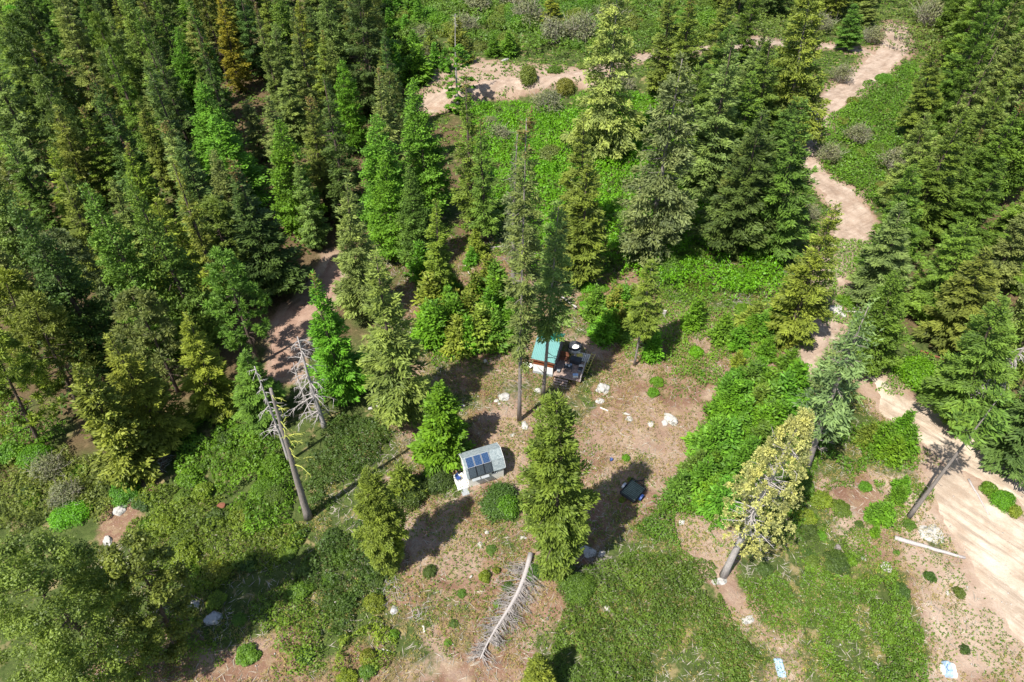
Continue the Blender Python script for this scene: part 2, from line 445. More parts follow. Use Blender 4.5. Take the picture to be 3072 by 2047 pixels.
xs = axis_steps(-900, 900, -62, 62, 0.45, 1.035)
ys = axis_steps(-300, 1500, 12, 100, 0.45, 1.035)
gx, gy = np.meshgrid(xs, ys)
gV = np.stack([gx, gy, ground(gx, gy) + (fbm(gx, gy, 1.6, 9) - 0.5) * 0.10], -1).reshape(-1, 3)
nx, ny = len(xs), len(ys)
i0 = (np.arange(ny - 1)[:, None] * nx + np.arange(nx - 1)[None, :]).ravel()
gF = np.stack([i0, i0 + 1, i0 + 1 + nx, i0 + nx], -1)
gm = np_mesh('ground', gV, 4, None, gF)
gg, gpale, glit = ground_cover(gx.ravel(), gy.ravel())
ca = gm.attributes.new('cover', 'FLOAT_COLOR', 'POINT')
ca.data.foreach_set('color', np.stack([gg, gpale, glit, np.ones_like(gg)], -1).astype(np.float32).ravel())
for p in gm.polygons: pass
gm.polygons.foreach_set('use_smooth', np.ones(len(gm.polygons), bool))
go = link('ground', gm, M['ground']); tag(go, kind='structure')

def sheet(name, sdf, box, mat, line, res=0.3, lift=0.05, rag=0.8):
    x0, x1, y0, y1 = box
    X, Y = np.meshgrid(np.arange(x0, x1, res), np.arange(y0, y1, res))
    s = sdf(X, Y) + (fbm(X, Y, 7, 72) - 0.5) * rag + (fbm(X, Y, 2.5, 70) - 0.5) * 1.6 + (fbm(X, Y, 0.7, 71) - 0.5) * 0.7
    keep = s > -0.8
    Z = ground(X, Y) + (fbm(X, Y, 1.6, 9) - 0.5) * 0.10 + np.clip(s * 0.22, -0.14, lift)
    m, n = X.shape
    cell = (keep[:-1, :-1] & keep[1:, :-1] & keep[:-1, 1:] & keep[1:, 1:])
    idx = np.arange(m * n).reshape(m, n)
    F_ = np.stack([idx[:-1, :-1][cell], idx[:-1, 1:][cell], idx[1:, 1:][cell], idx[1:, :-1][cell]], -1)
    used = np.unique(F_); mp = np.full(m * n, -1); mp[used] = np.arange(len(used))
    V = np.stack([X, Y, Z], -1).reshape(-1, 3)[used]
    me = np_mesh(name, V, 4, None, mp[F_])
    dc = -line_sd(V[:, 0], V[:, 1], line, [0] * len(line)) + (fbm(V[:, 0], V[:, 1], 6, 33) - 0.5) * 0.8
    rt = me.attributes.new('rut', 'FLOAT', 'POINT'); rt.data.foreach_set('value', np.exp(-((np.abs(dc) - 0.85) / 0.28) ** 2).astype(np.float32))
    me.polygons.foreach_set('use_smooth', np.ones(len(me.polygons), bool))
    o = link(name, me, mat); tag(o, kind='structure'); return o

def bb(p, m=5): return (p[:, 0].min() - m, p[:, 0].max() + m, p[:, 1].min() - m, p[:, 1].max() + m)
sheet('dirt_road', lambda x, y: line_sd(x, y, ROAD_W, ROAD_WW), bb(ROAD_W), M['track'], ROAD_W)
sheet('upper_track', lambda x, y: line_sd(x, y, ROAD_T, ROAD_TW), bb(ROAD_T), M['track'], ROAD_T, 0.4)
M['red_track'] = road_mat('red_track', (0.30, 0.185, 0.135), (0.42, 0.285, 0.215), -35)
sheet('forest_clearing', lambda x, y: line_sd(x, y, ROAD_L, ROAD_LW), bb(ROAD_L), M['red_track'], ROAD_L)
sheet('gravel_road', lambda x, y: np.maximum(line_sd(x, y, ROAD_E, ROAD_EW), poly_sd(x, y, PAD)), bb(np.vstack([ROAD_E, PAD])), M['pale_track'], ROAD_E, rag=4.0)

# ------------------------------------------------------------------ plants: builders
def diamonds(P, U, W):
    """n diamond quads centred at P with half axes U and W"""
    V = np.empty((len(P), 4, 3)); V[:, 0] = P - U; V[:, 1] = P + W; V[:, 2] = P + U; V[:, 3] = P - W
    return V

def unit(a): return a / (np.linalg.norm(a, axis=-1, keepdims=True) + 1e-9)

def tint4(t, cone=None, n=4):
    c = np.zeros((len(t), n, 4)); c[..., 3] = 1
    c[..., 0] = t[:, None]
    if cone is not None: c[..., 1] = cone[:, None]
    return c

def conifer_crown(seed, H=20, Rr=3.0, cb=0.08, spacing=0.5, nb=5, per=55, prof=0.85, rise=0.55, droop=-0.2,
                  tip=0.0, leaf=(0.22, 0.060), jit=0.28, cones=0.0, wid=0.36, miss=0.0, outer=0.6, low=0.62, lowk=3.2):
    rg = np.random.default_rng(seed)
    z = np.arange(H * cb, H * 0.985, spacing)
    zb = np.repeat(z, nb) + rg.uniform(-spacing, spacing, len(z) * nb) * 0.42
    zb = zb[rg.random(len(zb)) > miss]
    t = np.clip((zb - H * cb) / (H * (1 - cb)), 0, 1)
    lump = 1 + 0.35 * (vnoise(t * 9, rg.random() * 50 + 0 * t, 1, seed) - 0.5)
    L = Rr * np.minimum(1, (1 - t) ** prof * 1.06 + 0.02) * np.minimum(1, low + lowk * t) * rg.uniform(0.72, 1.14, len(t)) * lump
    L = np.maximum(L, 0.25)
    az = rg.uniform(0, 2 * np.pi, len(t))
    el = droop + (rise - droop) * t + rg.normal(0, 0.09, len(t))
    n = np.maximum(8, (1.9 * per * (L / Rr) ** 1.25).astype(int))
    b = np.repeat(np.arange(len(t)), n); N = len(b)
    s = 0.12 + 0.9 * rg.random(N) ** outer
    w = (rg.random(N) * 2 - 1) * wid * L[b] * np.clip(1.15 - s, 0, 1) ** 0.55
    d = np.stack([np.cos(az[b]), np.sin(az[b]), np.zeros(N)], -1)
    l = np.stack([-np.sin(az[b]), np.cos(az[b]), np.zeros(N)], -1)
    up = L[b] * (s * np.tan(el[b]) + tip * s ** 2) - 0.18 * np.abs(w)
    P = d * (L[b] * s)[:, None] + l * w[:, None]
    P[:, 2] = zb[b] + up
    P += rg.normal(0, 0.09 + 0.12 * jit, P.shape)
    sg = np.sign(w + 1e-6) * rg.uniform(0.3, 1.0, N)
    U = unit(d + l * sg[:, None] + rg.normal(0, jit, P.shape) + np.array([0, 0, 1]) * (np.tan(el[b]) * 0.8 + 2 * tip * s)[:, None])
    nrm = unit(np.array([0, 0, 1.0]) + 0.45 * d + rg.normal(0, 0.45 + jit * 0.4, P.shape))
    W = unit(np.cross(nrm, U))
    sc = rg.uniform(0.7, 1.3, N)[:, None] * (0.75 + 0.35 * (L[b] / Rr))[:, None]
    V = diamonds(P, U * leaf[0] * sc, W * leaf[1] * sc)
    tb = rg.random(len(t))
    tt = np.clip(0.5 * tb[b] + 0.42 * rg.random(N) + 0.14 * (s > 0.85), 0, 1)
    cone = np.zeros(N)
    if cones:
        cone = (rg.random(N) < cones * sstep(0.80, 0.95, t[b])) * rg.uniform(0.4, 1.0, N)
    return V, tint4(tt, cone)

def pine_crown(seed, H=20, Rr=3.6, cb=0.25, balls=150, per=70, r=0.5, leaf=(0.24, 0.05), domed=0.5):
    rg = np.random.default_rng(seed)
    t = rg.random(balls) ** 0.85
    zb = H * (cb + (1 - cb) * t)
    env = Rr * np.minimum(1, (1 - t) ** domed + 0.04) * np.minimum(1, 0.55 + 2.5 * t)
    az = rg.uniform(0, 2 * np.pi, balls); rr = env * rg.uniform(0.35, 1.05, balls) ** 0.6
    Cc = np.stack([np.cos(az) * rr, np.sin(az) * rr, zb + 0.15 * rr], -1)
    n = per; b = np.repeat(np.arange(balls), n); N = len(b)
    dirs = unit(rg.normal(0, 1, (N, 3)) + np.array([0, 0, 0.35]))
    rs = r * rg.uniform(0.6, 1.25, balls)[b]
    P = Cc[b] + dirs * (rs * rg.uniform(0.35, 1.0, N))[:, None]
    W = unit(np.cross(dirs, rg.normal(0, 1, (N, 3))))
    V = diamonds(P, dirs * leaf[0] * 1.0, W * leaf[1])
    tb = rg.random(balls)
    return V, tint4(np.clip(0.55 * tb[b] + 0.45 * rg.random(N), 0, 1))

def shrub_crown(seed, Rr=1.5, H=1.5, lumps=22, n=3800, leaf=(0.09, 0.06), up=0.5):
    rg = np.random.default_rng(seed)
    a = rg.uniform(0, 2 * np.pi, lumps); q = np.sqrt(rg.random(lumps))
    lr = Rr * rg.uniform(0.24, 0.42, lumps)
    cx, cy = np.cos(a) * q * (Rr - lr), np.sin(a) * q * (Rr - lr)
    cz = H * np.sqrt(np.clip(1 - (q * 0.88) ** 2, 0, 1)) * rg.uniform(0.7, 1.0, lumps) - lr * 0.75
    b = rg.integers(0, lumps, n)
    dirs = unit(rg.normal(0, 1, (n, 3)) + np.array([0, 0, 0.6]))
    P = np.stack([cx[b], cy[b], cz[b]], -1) + dirs * (lr[b] * rg.uniform(0.8, 1.08, n))[:, None]
    P[:, 2] = np.maximum(P[:, 2], 0.03)
    nrm = unit(dirs + np.array([0, 0, up]) + rg.normal(0, 0.55, (n, 3)))
    U = unit(np.cross(nrm, rg.normal(0, 1, (n, 3)))); W = np.cross(nrm, U)
    s = rg.uniform(0.7, 1.35, n)[:, None]
    V = diamonds(P, U * leaf[0] * s, W * leaf[1] * s)
    tb = rg.random(lumps)
    return V, tint4(np.clip(0.4 * tb[b] + 0.6 * rg.random(n), 0, 1))

def leafy_crown(seed, H=16, Rr=4, cb=0.2, lumps=70, n=14000, leaf=(0.13, 0.09), fill=0.9):
    rg = np.random.default_rng(seed)
    t = rg.random(lumps); az = rg.uniform(0, 2 * np.pi, lumps)
    env = Rr * np.sqrt(np.clip(1 - ((t - 0.42) / 0.62) ** 2, 0.03, 1))
    q = env * np.sqrt(rg.uniform(0.15, 1, lumps))
    lr = rg.uniform(0.5, 1.1, lumps) * Rr * 0.22
    Cc = np.stack([np.cos(az) * q, np.sin(az) * q, H * (cb + (1 - cb) * t)], -1)
    b = rg.integers(0, lumps, n)
    dirs = unit(rg.normal(0, 1, (n, 3)))
    P = Cc[b] + dirs * (lr[b] * rg.uniform(0.3, 1.1, n))[:, None] * np.array([1, 1, 0.75])
    nrm = unit(dirs + np.array([0, 0, 0.6]) + rg.normal(0, 0.6, (n, 3)))
    U = unit(np.cross(nrm, rg.normal(0, 1, (n, 3)))); W = np.cross(nrm, U)
    s = rg.uniform(0.6, 1.4, n)[:, None]
    tb = rg.random(lumps)
    return diamonds(P, U * leaf[0] * s, W * leaf[1] * s), tint4(np.clip(0.5 * tb[b] + 0.5 * rg.random(n), 0, 1))

def mesh_of(name, VT, mat):
    V, T = VT
    me = np_mesh(name, V, 4, T); me.materials.append(mat); return me

def trunk_mesh(H, r, seed, bend=0.0, limbs=0, mat=None, top=0.97, dead=False, Lr=2.0, z0=0.15, z1=0.9):
    rg = random.Random(seed); mb = MB()
    bx, by = rg.uniform(-1, 1) * bend, rg.uniform(-1, 1) * bend
    k = 9; pts = []; rad = []
    for i in range(k + 1):
        t = i / k * top
        pts.append((bx * math.sin(t * 3) * 0.5, by * math.sin(t * 2.3) * 0.5, -0.3 + (H + 0.3) * t))
        rad.append(max(0.03, r * (1 - t) ** 0.8 * (1.25 if i == 0 else 1)))
    mb.tube(pts, rad, 8)
    for i in range(limbs):
        t = rg.uniform(z0, z1); a = rg.uniform(0, 6.283); L = Lr * (1 - t * 0.7) * rg.uniform(0.5, 1.15)
        z = H * t; j = t / top * k; i0 = int(j); p0 = Vector(pts[i0]).lerp(Vector(pts[min(k, i0 + 1)]), j - i0)
        d = Vector((math.cos(a), math.sin(a), rg.uniform(-0.25, 0.35)))
        p1 = p0 + d * L * 0.55; p2 = p0 + d * L + Vector((rg.uniform(-.3, .3), rg.uniform(-.3, .3), rg.uniform(-0.5, 0.3) * L * 0.4))
        rr = 0.022 + 0.03 * L / 2
        mb.tube([p0, p1, p2], [rr * 1.3, rr * 0.8, rr * 0.3], 4, False)
        if dead:
            for q in range(rg.randint(2, 4)):
                b0 = p0.lerp(p2, rg.uniform(0.3, 0.9)); dd = Vector((rg.uniform(-1, 1), rg.uniform(-1, 1), rg.uniform(-0.6, 0.6))).normalized() + d * 0.7
                mb.tube([b0, b0 + dd * L * rg.uniform(0.15, 0.35)], [rr * 0.6, rr * 0.2], 3, False)
    me = bpy.data.meshes.new('trunk'); me.from_pydata(mb.v, [], mb.f); me.update()
    for p in me.polygons: p.use_smooth = True
    me.materials.append(mat or M['bark']); return me

KINDS = {
 'fir':     dict(n=4, R0=3.0, name='fir_tree', f=lambda s: conifer_crown(s, Rr=3.0, per=84, nb=6, prof=0.80, spacing=0.62)),
 'slim':    dict(n=3, R0=2.0, name='fir_tree', f=lambda s: conifer_crown(s, Rr=2.0, per=48, nb=5, cb=0.1, spacing=0.5, miss=0.12, prof=0.65)),
 'spruce':  dict(n=2, R0=2.3, name='spruce_tree', f=lambda s: conifer_crown(s, Rr=2.3, per=48, nb=5, cb=0.12, rise=0.15, droop=-0.45, tip=0.12, cones=0.7, prof=0.8, miss=0.08)),
 'conefir': dict(n=3, R0=2.7, name='fir_tree', f=lambda s: conifer_crown(s, Rr=2.7, per=76, nb=6, cones=0.6, prof=0.85, spacing=0.62)),
 'drooper': dict(n=2, R0=4.2, name='fir_tree', f=lambda s: conifer_crown(s, Rr=4.2, per=100, nb=6, prof=0.65, rise=0.2, droop=-0.4, cb=0.12, jit=0.45, leaf=(0.23, 0.07), spacing=0.55)),
 'wide':    dict(n=2, R0=4.0, name='fir_tree', f=lambda s: conifer_crown(s, Rr=4.0, per=125, nb=6, prof=0.75, spacing=0.66)),
 'larch':   dict(n=3, R0=3.0, name='larch_tree', f=lambda s: conifer_crown(s, Rr=3.0, per=80, nb=6, jit=0.75, leaf=(0.17, 0.07), prof=0.7, rise=0.7, droop=-0.05, wid=0.5, spacing=0.5)),
 'pine':    dict(n=3, R0=3.6, name='pine_tree', f=lambda s: pine_crown(s)),
 'sparse':  dict(n=2, R0=2.4, name='fir_tree', f=lambda s: conifer_crown(s, Rr=2.4, per=40, nb=4, cb=0.38, jit=0.55, miss=0.25, droop=-0.5, rise=0.2)),
 'tuft':    dict(n=1, R0=1.6, name='fir_tree', f=lambda s: conifer_crown(s, Rr=1.6, per=20, nb=4, cb=0.72, jit=0.5, miss=0.35, droop=-0.2, rise=0.3)),
 'column':  dict(n=1, R0=2.0, name='juniper_tree', f=lambda s: leafy_crown(s, H=15, Rr=2.0, cb=0.02, lumps=80, n=9000, leaf=(0.16, 0.08))),
 'dense':   dict(n=2, R0=3.6, name='fir_tree', f=lambda s: conifer_crown(s, Rr=3.6, per=120, nb=7, cb=0.02, prof=0.55, spacing=0.5, leaf=(0.19, 0.065), low=0.42, lowk=1.4)),
 'leafy':   dict(n=2, R0=4.0, name='leafy_tree', f=lambda s: leafy_crown(s, H=20, Rr=4.0, cb=0.12, lumps=110, n=22000, leaf=(0.15, 0.09))),
 'giant':   dict(n=1, R0=6.0, H0=28, name='leafy_tree', f=lambda s: leafy_crown(s, H=28, Rr=6.0, cb=0.15, lumps=260, n=70000, leaf=(0.125, 0.07))),
 'tall':    dict(n=1, R0=2.0, H0=36, name='spruce_tree', f=lambda s: conifer_crown(s, H=36, Rr=2.0, cb=0.24, per=44, nb=5, rise=0.1, droop=-0.5, tip=0.1, cones=0.7, prof=0.5, miss=0.22, low=0.45, lowk=1.0)),
 'forked':  dict(n=1, R0=2.2, H0=26, name='fir_tree', f=lambda s: conifer_crown(s, H=26, Rr=2.2, cb=0.40, per=42, nb=5, rise=0.3, droop=-0.3, prof=0.55, miss=0.1)),
 'dying':   dict(n=1, R0=3.6, name='dying_fir_tree', f=lambda s: pine_crown(s, Rr=3.6, cb=0.28, balls=420, per=46, r=0.32, leaf=(0.10, 0.045), domed=0.75)),
 'sapling': dict(n=4, R0=1.2, H0=4, name='young_conifer', f=lambda s: conifer_crown(s, H=4, Rr=1.2, cb=0.02, spacing=0.2, nb=5, per=22, leaf=(0.17, 0.06), jit=0.35, prof=0.9, rise=0.8, droop=0.1)),
 'cone':    dict(n=1, R0=2.4, H0=10, name='young_fir_tree', f=lambda s: conifer_crown(s, H=10, Rr=2.4, cb=0.01, spacing=0.3, nb=6, per=52, leaf=(0.2, 0.08), prof=0.8, rise=0.5, droop=0.0)),
}
PROTO = {}
def proto(kind, i):
    K = KINDS[kind]; i = i % K['n']; key = (kind, i)
    if key not in PROTO:
        seed = sum(map(ord, kind)) * 7 + i * 131
        cr = mesh_of('crown', K['f'](seed), M['leaves'] if kind in ('leafy', 'column', 'giant') else M['needles'])
        H0 = K.get('H0', 20)
        dead = kind in ('sparse', 'dying', 'tuft', 'column')
        tr = trunk_mesh(H0 * (1.1 if kind == 'column' else 1), {'tall': 0.22, 'forked': 0.22, 'tuft': 0.3}.get(kind, 0.3 * H0 / 20) if kind != 'sapling' else 0.05, seed, 0.5 * H0 / 20,
                        {'sparse': 46, 'dying': 70, 'giant': 60, 'tall': 26, 'forked': 14, 'tuft': 14, 'column': 30, 'spruce': 20, 'pine': 40, 'leafy': 30, 'sapling': 0, 'cone': 0}.get(kind, 22),
                        M['grey_bark'] if kind in ('sparse', 'tuft', 'drooper', 'tall', 'forked') else (M['dead_wood'] if kind in ('dying', 'column') else M['bark']),
                        dead=dead, Lr=K['R0'] * 0.75, z0=0.85 if kind == 'column' else (0.32 if kind == 'dying' else 0.15), z1=0.97 if kind == 'column' else 0.85)
        PROTO[key] = (cr, tr, H0, K['R0'])
    return PROTO[key]

AUTO = []
BASES = []          # (x, y) of every placed tree
rnd = random.Random(5)
def plant(kind, g, H, rad, col, label, group=None, lean=(0, 0), name=None, cat='tree', trunk_s=1.0):
    i = rnd.randrange(99)
    cr, tr, H0, R0 = proto(kind, i)
    e = empty(name or KINDS[kind]['name'], (g[0], g[1], gz(g[0], g[1]) - 0.05), rnd.uniform(0, 6.283))
    rz = e.rotation_euler.z
    if lean != (0, 0):
        e.rotation_euler = (Matrix.Rotation(math.atan2(lean[0], H), 3, 'Y') @ Matrix.Rotation(-math.atan2(lean[1], H), 3, 'X') @ Matrix.Rotation(rz, 3, 'Z')).to_euler()
    tag(e, label, cat, group)
    k = H / H0; q = rad / R0
    t = link('trunk', tr, None, e); t.scale = (k * trunk_s, k * trunk_s, k)
    c = link('crown', cr, None, e); c.scale = (q, q, k)
    j = [rnd.uniform(0.88, 1.12) for _ in range(3)]; b = rnd.uniform(0.85, 1.15)
    c.color = (col[0] * b * j[0], col[1] * b * j[1] ** 0.5, col[2] * b * j[2], 1)
    BASES.append((g[0], g[1]))
    return e

def solve(bx, by, tx, ty):
    g = at(bx, by); r = ray(tx, ty); t = g.y / r[1]
    return g, HC + r[2] * t - g.z, r[0] * t - g.x

# needle / leaf colours
DK = (0.070, 0.125, 0.034); GN = (0.098, 0.175, 0.030); MT = (0.150, 0.205, 0.066); OL = (0.140, 0.190, 0.040)
YG = (0.162, 0.215, 0.034); GO = (0.230, 0.205, 0.022); BR = (0.095, 0.215, 0.024); PL = (0.200, 0.250, 0.080)
LM = (0.108, 0.265, 0.014); GY = (0.135, 0.180, 0.085); VG = (0.100, 0.225, 0.018)

def tree(kind, b, t, rad, col, label, lean=True, **kw):
    g, H, dx = solve(b[0], b[1], t[0], t[1])
    H = max(3.0, H)
    return plant(kind, g, H, rad, col, label, lean=(dx * 0.9, 0) if lean else (0, 0), **kw)

TREES = [
 # west forest
 ('fir', (170,440), (12,68), 3.4, OL, 'tall olive fir at the far upper left beside the bright meadow edge'),
 ('fir', (232,420), (98,78), 2.8, YG, 'yellow green fir just right of the olive fir by the meadow'),
 ('fir', (150,150), (75,-60), 3.2, OL, 'dark olive fir cut by the top edge near the upper left corner'),
 ('wide', (300,340), (170,-40), 4.0, MT, 'broad grey green fir in the upper left with pale branch tips'),
 ('fir', (400,390), (290,150), 3.4, MT, 'grey green fir left of the bare leaning dark trunk'),
 ('pine', (415,400), (335,135), 3.4, DK, 'dark pine in the upper left with its bare lower trunk showing'),
 ('fir', (520,430), (444,150), 3.3, MT, 'blue green fir with rounded pale tips beside the dark gap'),
 ('fir', (420,200), (338,-30), 2.8, YG, 'yellow green fir at the top edge right of the broad grey green fir'),
 ('slim', (445,235), (385,20), 2.4, YG, 'slim yellow green fir in the top left stand'),
 ('wide', (520,330), (434,40), 3.8, DK, 'very dark fir between the yellow green and bright larch trees'),
 ('larch', (600,380), (535,88), 3.0, BR, 'bright green feathery larch standing left of the golden fir'),
 ('larch', (592,160), (552,-30), 3.0, BR, 'bright larch cut off by the top edge left of the golden fir'),
 ('conefir', (722,275), (655,-50), 2.7, GO, 'golden yellow fir at the top, the most orange of the stand'),
 ('larch', (690,560), (600,245), 3.6, BR, 'broad bright green larch below the golden fir'),
 ('larch', (735,640), (640,345), 4.0, BR, 'widest bright green larch in the west forest, soft feathery crown'),
 ('slim', (790,480), (738,298), 2.0, MT, 'small pale fir with a brown tip right of the big larches'),
 ('conefir', (345,600), (245,315), 2.6, GN, 'green fir with a rusty brown spire above the left stand'),
 ('fir', (370,530), (282,298), 3.0, OL, 'grey olive fir right of the rusty spired fir'),
 ('conefir', (480,720), (378,422), 2.7, YG, 'fir with an orange brown tip over a shaded gap'),
 ('conefir', (650,700), (483,358), 3.4, MT, 'large mint green fir with a thin orange tip'),
 ('conefir', (838,885), (692,478), 3.7, DK, 'tall dark fir with orange tip and layered branches above the bare soil'),
 ('fir', (270,620), (170,312), 2.7, OL, 'narrow olive fir in the left stand below the two edge firs'),
 ('fir', (292,740), (150,440), 2.8, YG, 'yellow green fir low in the left stand by the meadow'),
 ('fir', (330,860), (191,513), 3.1, OL, 'olive fir in the left stand above the dark pine crown'),
 ('fir', (452,835), (335,540), 3.0, MT, 'pale green fir in the middle of the left stand'),
 ('wide', (605,935), (465,592), 3.8, YG, 'broad yellow green fir with heavy hanging pads at mid left'),
 ('pine', (775,1095), (653,756), 3.9, GN, 'round topped pine left of the bare reddish soil patch'),
 ('larch', (905,705), (840,361), 3.2, VG, 'vivid green larch beside the shaded gap left of centre'),
 ('fir', (862,330), (827,65), 3.0, MT, 'light green fir with brown flecks near the top, left of the black green fir'),
 ('conefir', (832,190), (786,-50), 2.8, OL, 'brownish fir at the top edge right of the golden fir'),
 ('slim', (892,435), (857,205), 2.4, MT, 'slim light fir in the column of firs left of the black green fir'),
 ('fir', (928,300), (897,-10), 2.8, YG, 'yellow green fir at the top edge left of the black green fir'),
 ('conefir', (990,335), (970,90), 2.4, OL, 'slim fir with a rusty spire against the black green fir'),
 ('conefir', (978,640), (927,283), 3.0, OL, 'dark olive fir with long upswept branches left of centre'),
 ('wide', (1115,300), (1065,-110), 4.6, DK, 'very large black green fir at the top edge left of the upper track'),
 ('wide', (1015,190), (1000,-60), 3.6, DK, 'black green fir at the top edge left of the largest dark one'),
 ('larch', (1062,460), (1028,178), 2.8, VG, 'bright larch in front of the black green fir'),
 ('pine', (1182,460), (1172,218), 2.6, MT, 'mint green round topped pine near the end of the upper track'),
 ('larch', (1290,650), (1237,238), 4.2, BR, 'wide green larch just below the end of the upper track'),
 ('larch', (1165,705), (1130,345), 3.8, BR, 'large green larch behind the pale fir'),
 ('slim', (1140,600), (1115,378), 1.9, OL, 'thin fir with a brown spire among the central larches'),
 ('fir', (1088,955), (1047,527), 3.3, PL, 'pale yellow green fir with golden tip right of the soil patch'),
 ('fir', (1207,1262), (1124,747), 3.9, PL, 'tall pale fir with drooping lower boughs left of the clearing'),
 ('larch', (1183,770), (1150,470), 3.4, VG, 'green larch with bare reddish trunks behind the tall pale fir'),
 ('larch', (1262,800), (1225,500), 3.0, GN, 'shaded green larch between the pale fir and the slender fir'),
 ('slim', (1326,936), (1307,594), 2.1, YG, 'slender gappy fir with bare trunk below and brownish tip'),
 ('spruce', (1418,692), (1398,213), 2.8, OL, 'tall spruce with a long brown spire below the upper track'),
 ('spruce', (1460,727), (1442,348), 2.6, GN, 'green spruce with a bare pinkish lower trunk beside the clearing'),
 ('tall', (1558,1262), (1583,305), 2.0, MT, 'very tall spruce with brown top whose trunk stands left of the cabin'),
 ('forked', (1629,1187), (1681,596), 2.3, MT, 'tall fir with forked bare trunk standing in front of the cabin'),
 ('sparse', (1542,915), (1555,380), 2.2, GY, 'thin grey trunked fir behind the saplings, sparse needles'),
 ('fir', (1735,722), (1745,338), 2.8, OL, 'narrow olive fir with brown tip in the bright green thicket'),
 ('slim', (1752,852), (1765,465), 2.5, OL, 'narrow fir directly below the brown tipped one in the thicket'),
 ('fir', (1690,830), (1690,640), 2.8, MT, 'mid green fir behind the cabin, left of the narrow firs'),
 ('drooper', (1803,470), (1850,-70), 4.4, PL, 'large pale drooping fir in front of the upper track'),
 ('fir', (1988,300), (2010,-40), 3.4, OL, 'dark olive fir at the top edge right of the large drooping fir'),
 ('drooper', (1944,786), (2050,150), 4.3, GY, 'big grey green drooping tree with bare trunk base in the thicket'),
 ('fir', (2109,600), (2200,104), 3.6, MT, 'fir with yellowish tip and dark bare lower trunk right of the drooping tree'),
 ('conefir', (2042,340), (2070,-20), 3.2, OL, 'brownish fir at the top edge above the dirt bank'),
 ('drooper', (2352,430), (2431,-70), 4.6, OL, 'massive yellow green drooping fir at the top beside the winding road'),
 ('fir', (2250,480), (2309,100), 3.6, GN, 'green fir left of the massive drooping fir'),
 ('slim', (2536,150), (2566,8), 2.6, GN, 'small green fir left of the top bend of the road'),
 ('slim', (2590,85), (2615,-20), 2.6, MT, 'small fir at the top edge above the top bend of the road'),
 ('fir', (2200,560), (2257,210), 3.4, GN, 'green fir with a hidden base above the broad dark fir'),
 ('wide', (2195,760), (2290,330), 4.2, DK, 'broad dark fir with layered pads left of the middle road bend'),
 ('fir', (2312,765), (2409,292), 3.6, GN, 'dark fir right against the middle road bend'),
 ('fir', (2361,1023), (2518,605), 3.1, YG, 'lone fir with bare grey trunk beside the forked track'),
 ('forked', (1903,1097), (1960,778), 2.0, YG, 'small spruce with pale bare trunk base right of the cabin'),
 ('cone', (1330,1366), (1320,1148), 3.1, VG, 'bright cone shaped young fir just above the solar shed'),
 ('dense', (1665,1706), (1662,1182), 3.45, (0.150, 0.195, 0.040), 'large dense yellow green fir right of the solar shed'),
 ('dense', (1168,1700), (1105,1412), 2.4, YG, 'small yellow green fir with dead lower branches left of the shed'),
 ('cone', (415,1410), (230,1095), 3.2, OL, 'dark cone shaped fir standing alone at the lower left forest edge'),
 ('fir', (500,1330), (322,1004), 3.3, YG, 'yellow green fir right of the cone shaped edge fir'),
 ('pine', (130,1160), (13,812), 4.3, YG, 'yellow tipped pine at the left edge halfway down'),
 ('pine', (235,1210), (100,885), 3.8, OL, 'olive pine second from the left edge halfway down'),
 ('pine', (120,1330), (-30,1000), 4.2, YG, 'lowest yellow pine at the left edge'),
 ('pine', (295,985), (150,700), 4.0, GY, 'grey brown pine with visible leaning trunk on the left side'),
 ('pine', (535,1180), (390,878), 4.2, MT, 'wide blue green pine in the left centre of the forest'),
 ('fir', (655,1235), (560,940), 3.0, YG, 'yellow green fir between the two round pines'),
 ('fir', (800,1260), (731,1052), 3.0, GN, 'green fir behind the bleached snags'),
 ('conefir', (1040,1190), (935,815), 3.0, VG, 'pointed bright fir with yellow spire beside the soil patch'),
 ('sparse', (2420,1405), (2608,895), 3.3, GY, 'grey green tree with bare leaning trunk behind the dying fir'),
 ('sparse', (2437,1258), (2560,955), 2.6, GY, 'thin tree with short bare trunk left of the grey green tree'),
 ('larch', (2600,1110), (2685,810), 3.0, GN, 'green tree casting shade on the round bush'),
 ('wide', (2885,1275), (2995,870), 4.2, GN, 'large green fir at the right just above the gravel road'),
 ('fir', (3040,1400), (3150,1130), 3.6, DK, 'dark fir at the right edge beside the gravel road'),
 ('wide', (2670,800), (2738,480), 3.3, GN, 'broad fir at the right side of the middle road bend'),
 ('fir', (2625,905), (2700,600), 3.4, MT, 'light fir one below the broad fir at the middle road bend'),
 ('wide', (2800,960), (2900,650), 3.8, GN, 'broad green fir in the lower east forest above the brown log'),
 ('fir', (2850,1040), (2960,740), 3.6, OL, 'olive fir in the lower east forest right of the brown log'),
 ('wide', (2710,640), (2775,330), 3.3, MT, 'pale fir at the left edge of the east forest'),
 ('fir', (2745,420), (2805,120), 3.0, YG, 'yellow green fir at the left edge of the upper east forest'),
 ('tuft', (2725,1553), (3015,1165), 2.4, GN, 'tall leaning pole tree with a tufted top over the gravel road'),
 ('leafy', (527,1935), (385,1640), 2.9, OL, 'leaning leafy tree with white trunk beside the huge corner tree'),
 ('column', (1372,292), (1368,60), 2.9, VG, 'bright green column tree with a bleached dead top beside the upper track'),
 ('slim', (1660,85), (1651,-20), 2.6, YG, 'small yellowish fir at the top edge above the bank'),
 ('dying', (2170,1728), (2422,1235), 3.6, (0.42, 0.40, 0.17), 'dying fir with yellow foliage and curved grey trunk at lower right'),
 ('sapling', (1215,1485), (1197,1396), 1.7, YG, 'small bushy conifer between the shed and the small yellow fir'),
 ('cone', (1622,2075), (1612,1965), 1.6, YG, 'yellow green young fir cut by the bottom edge near the centre'),
]
g0 = at(150, 1810, 14)
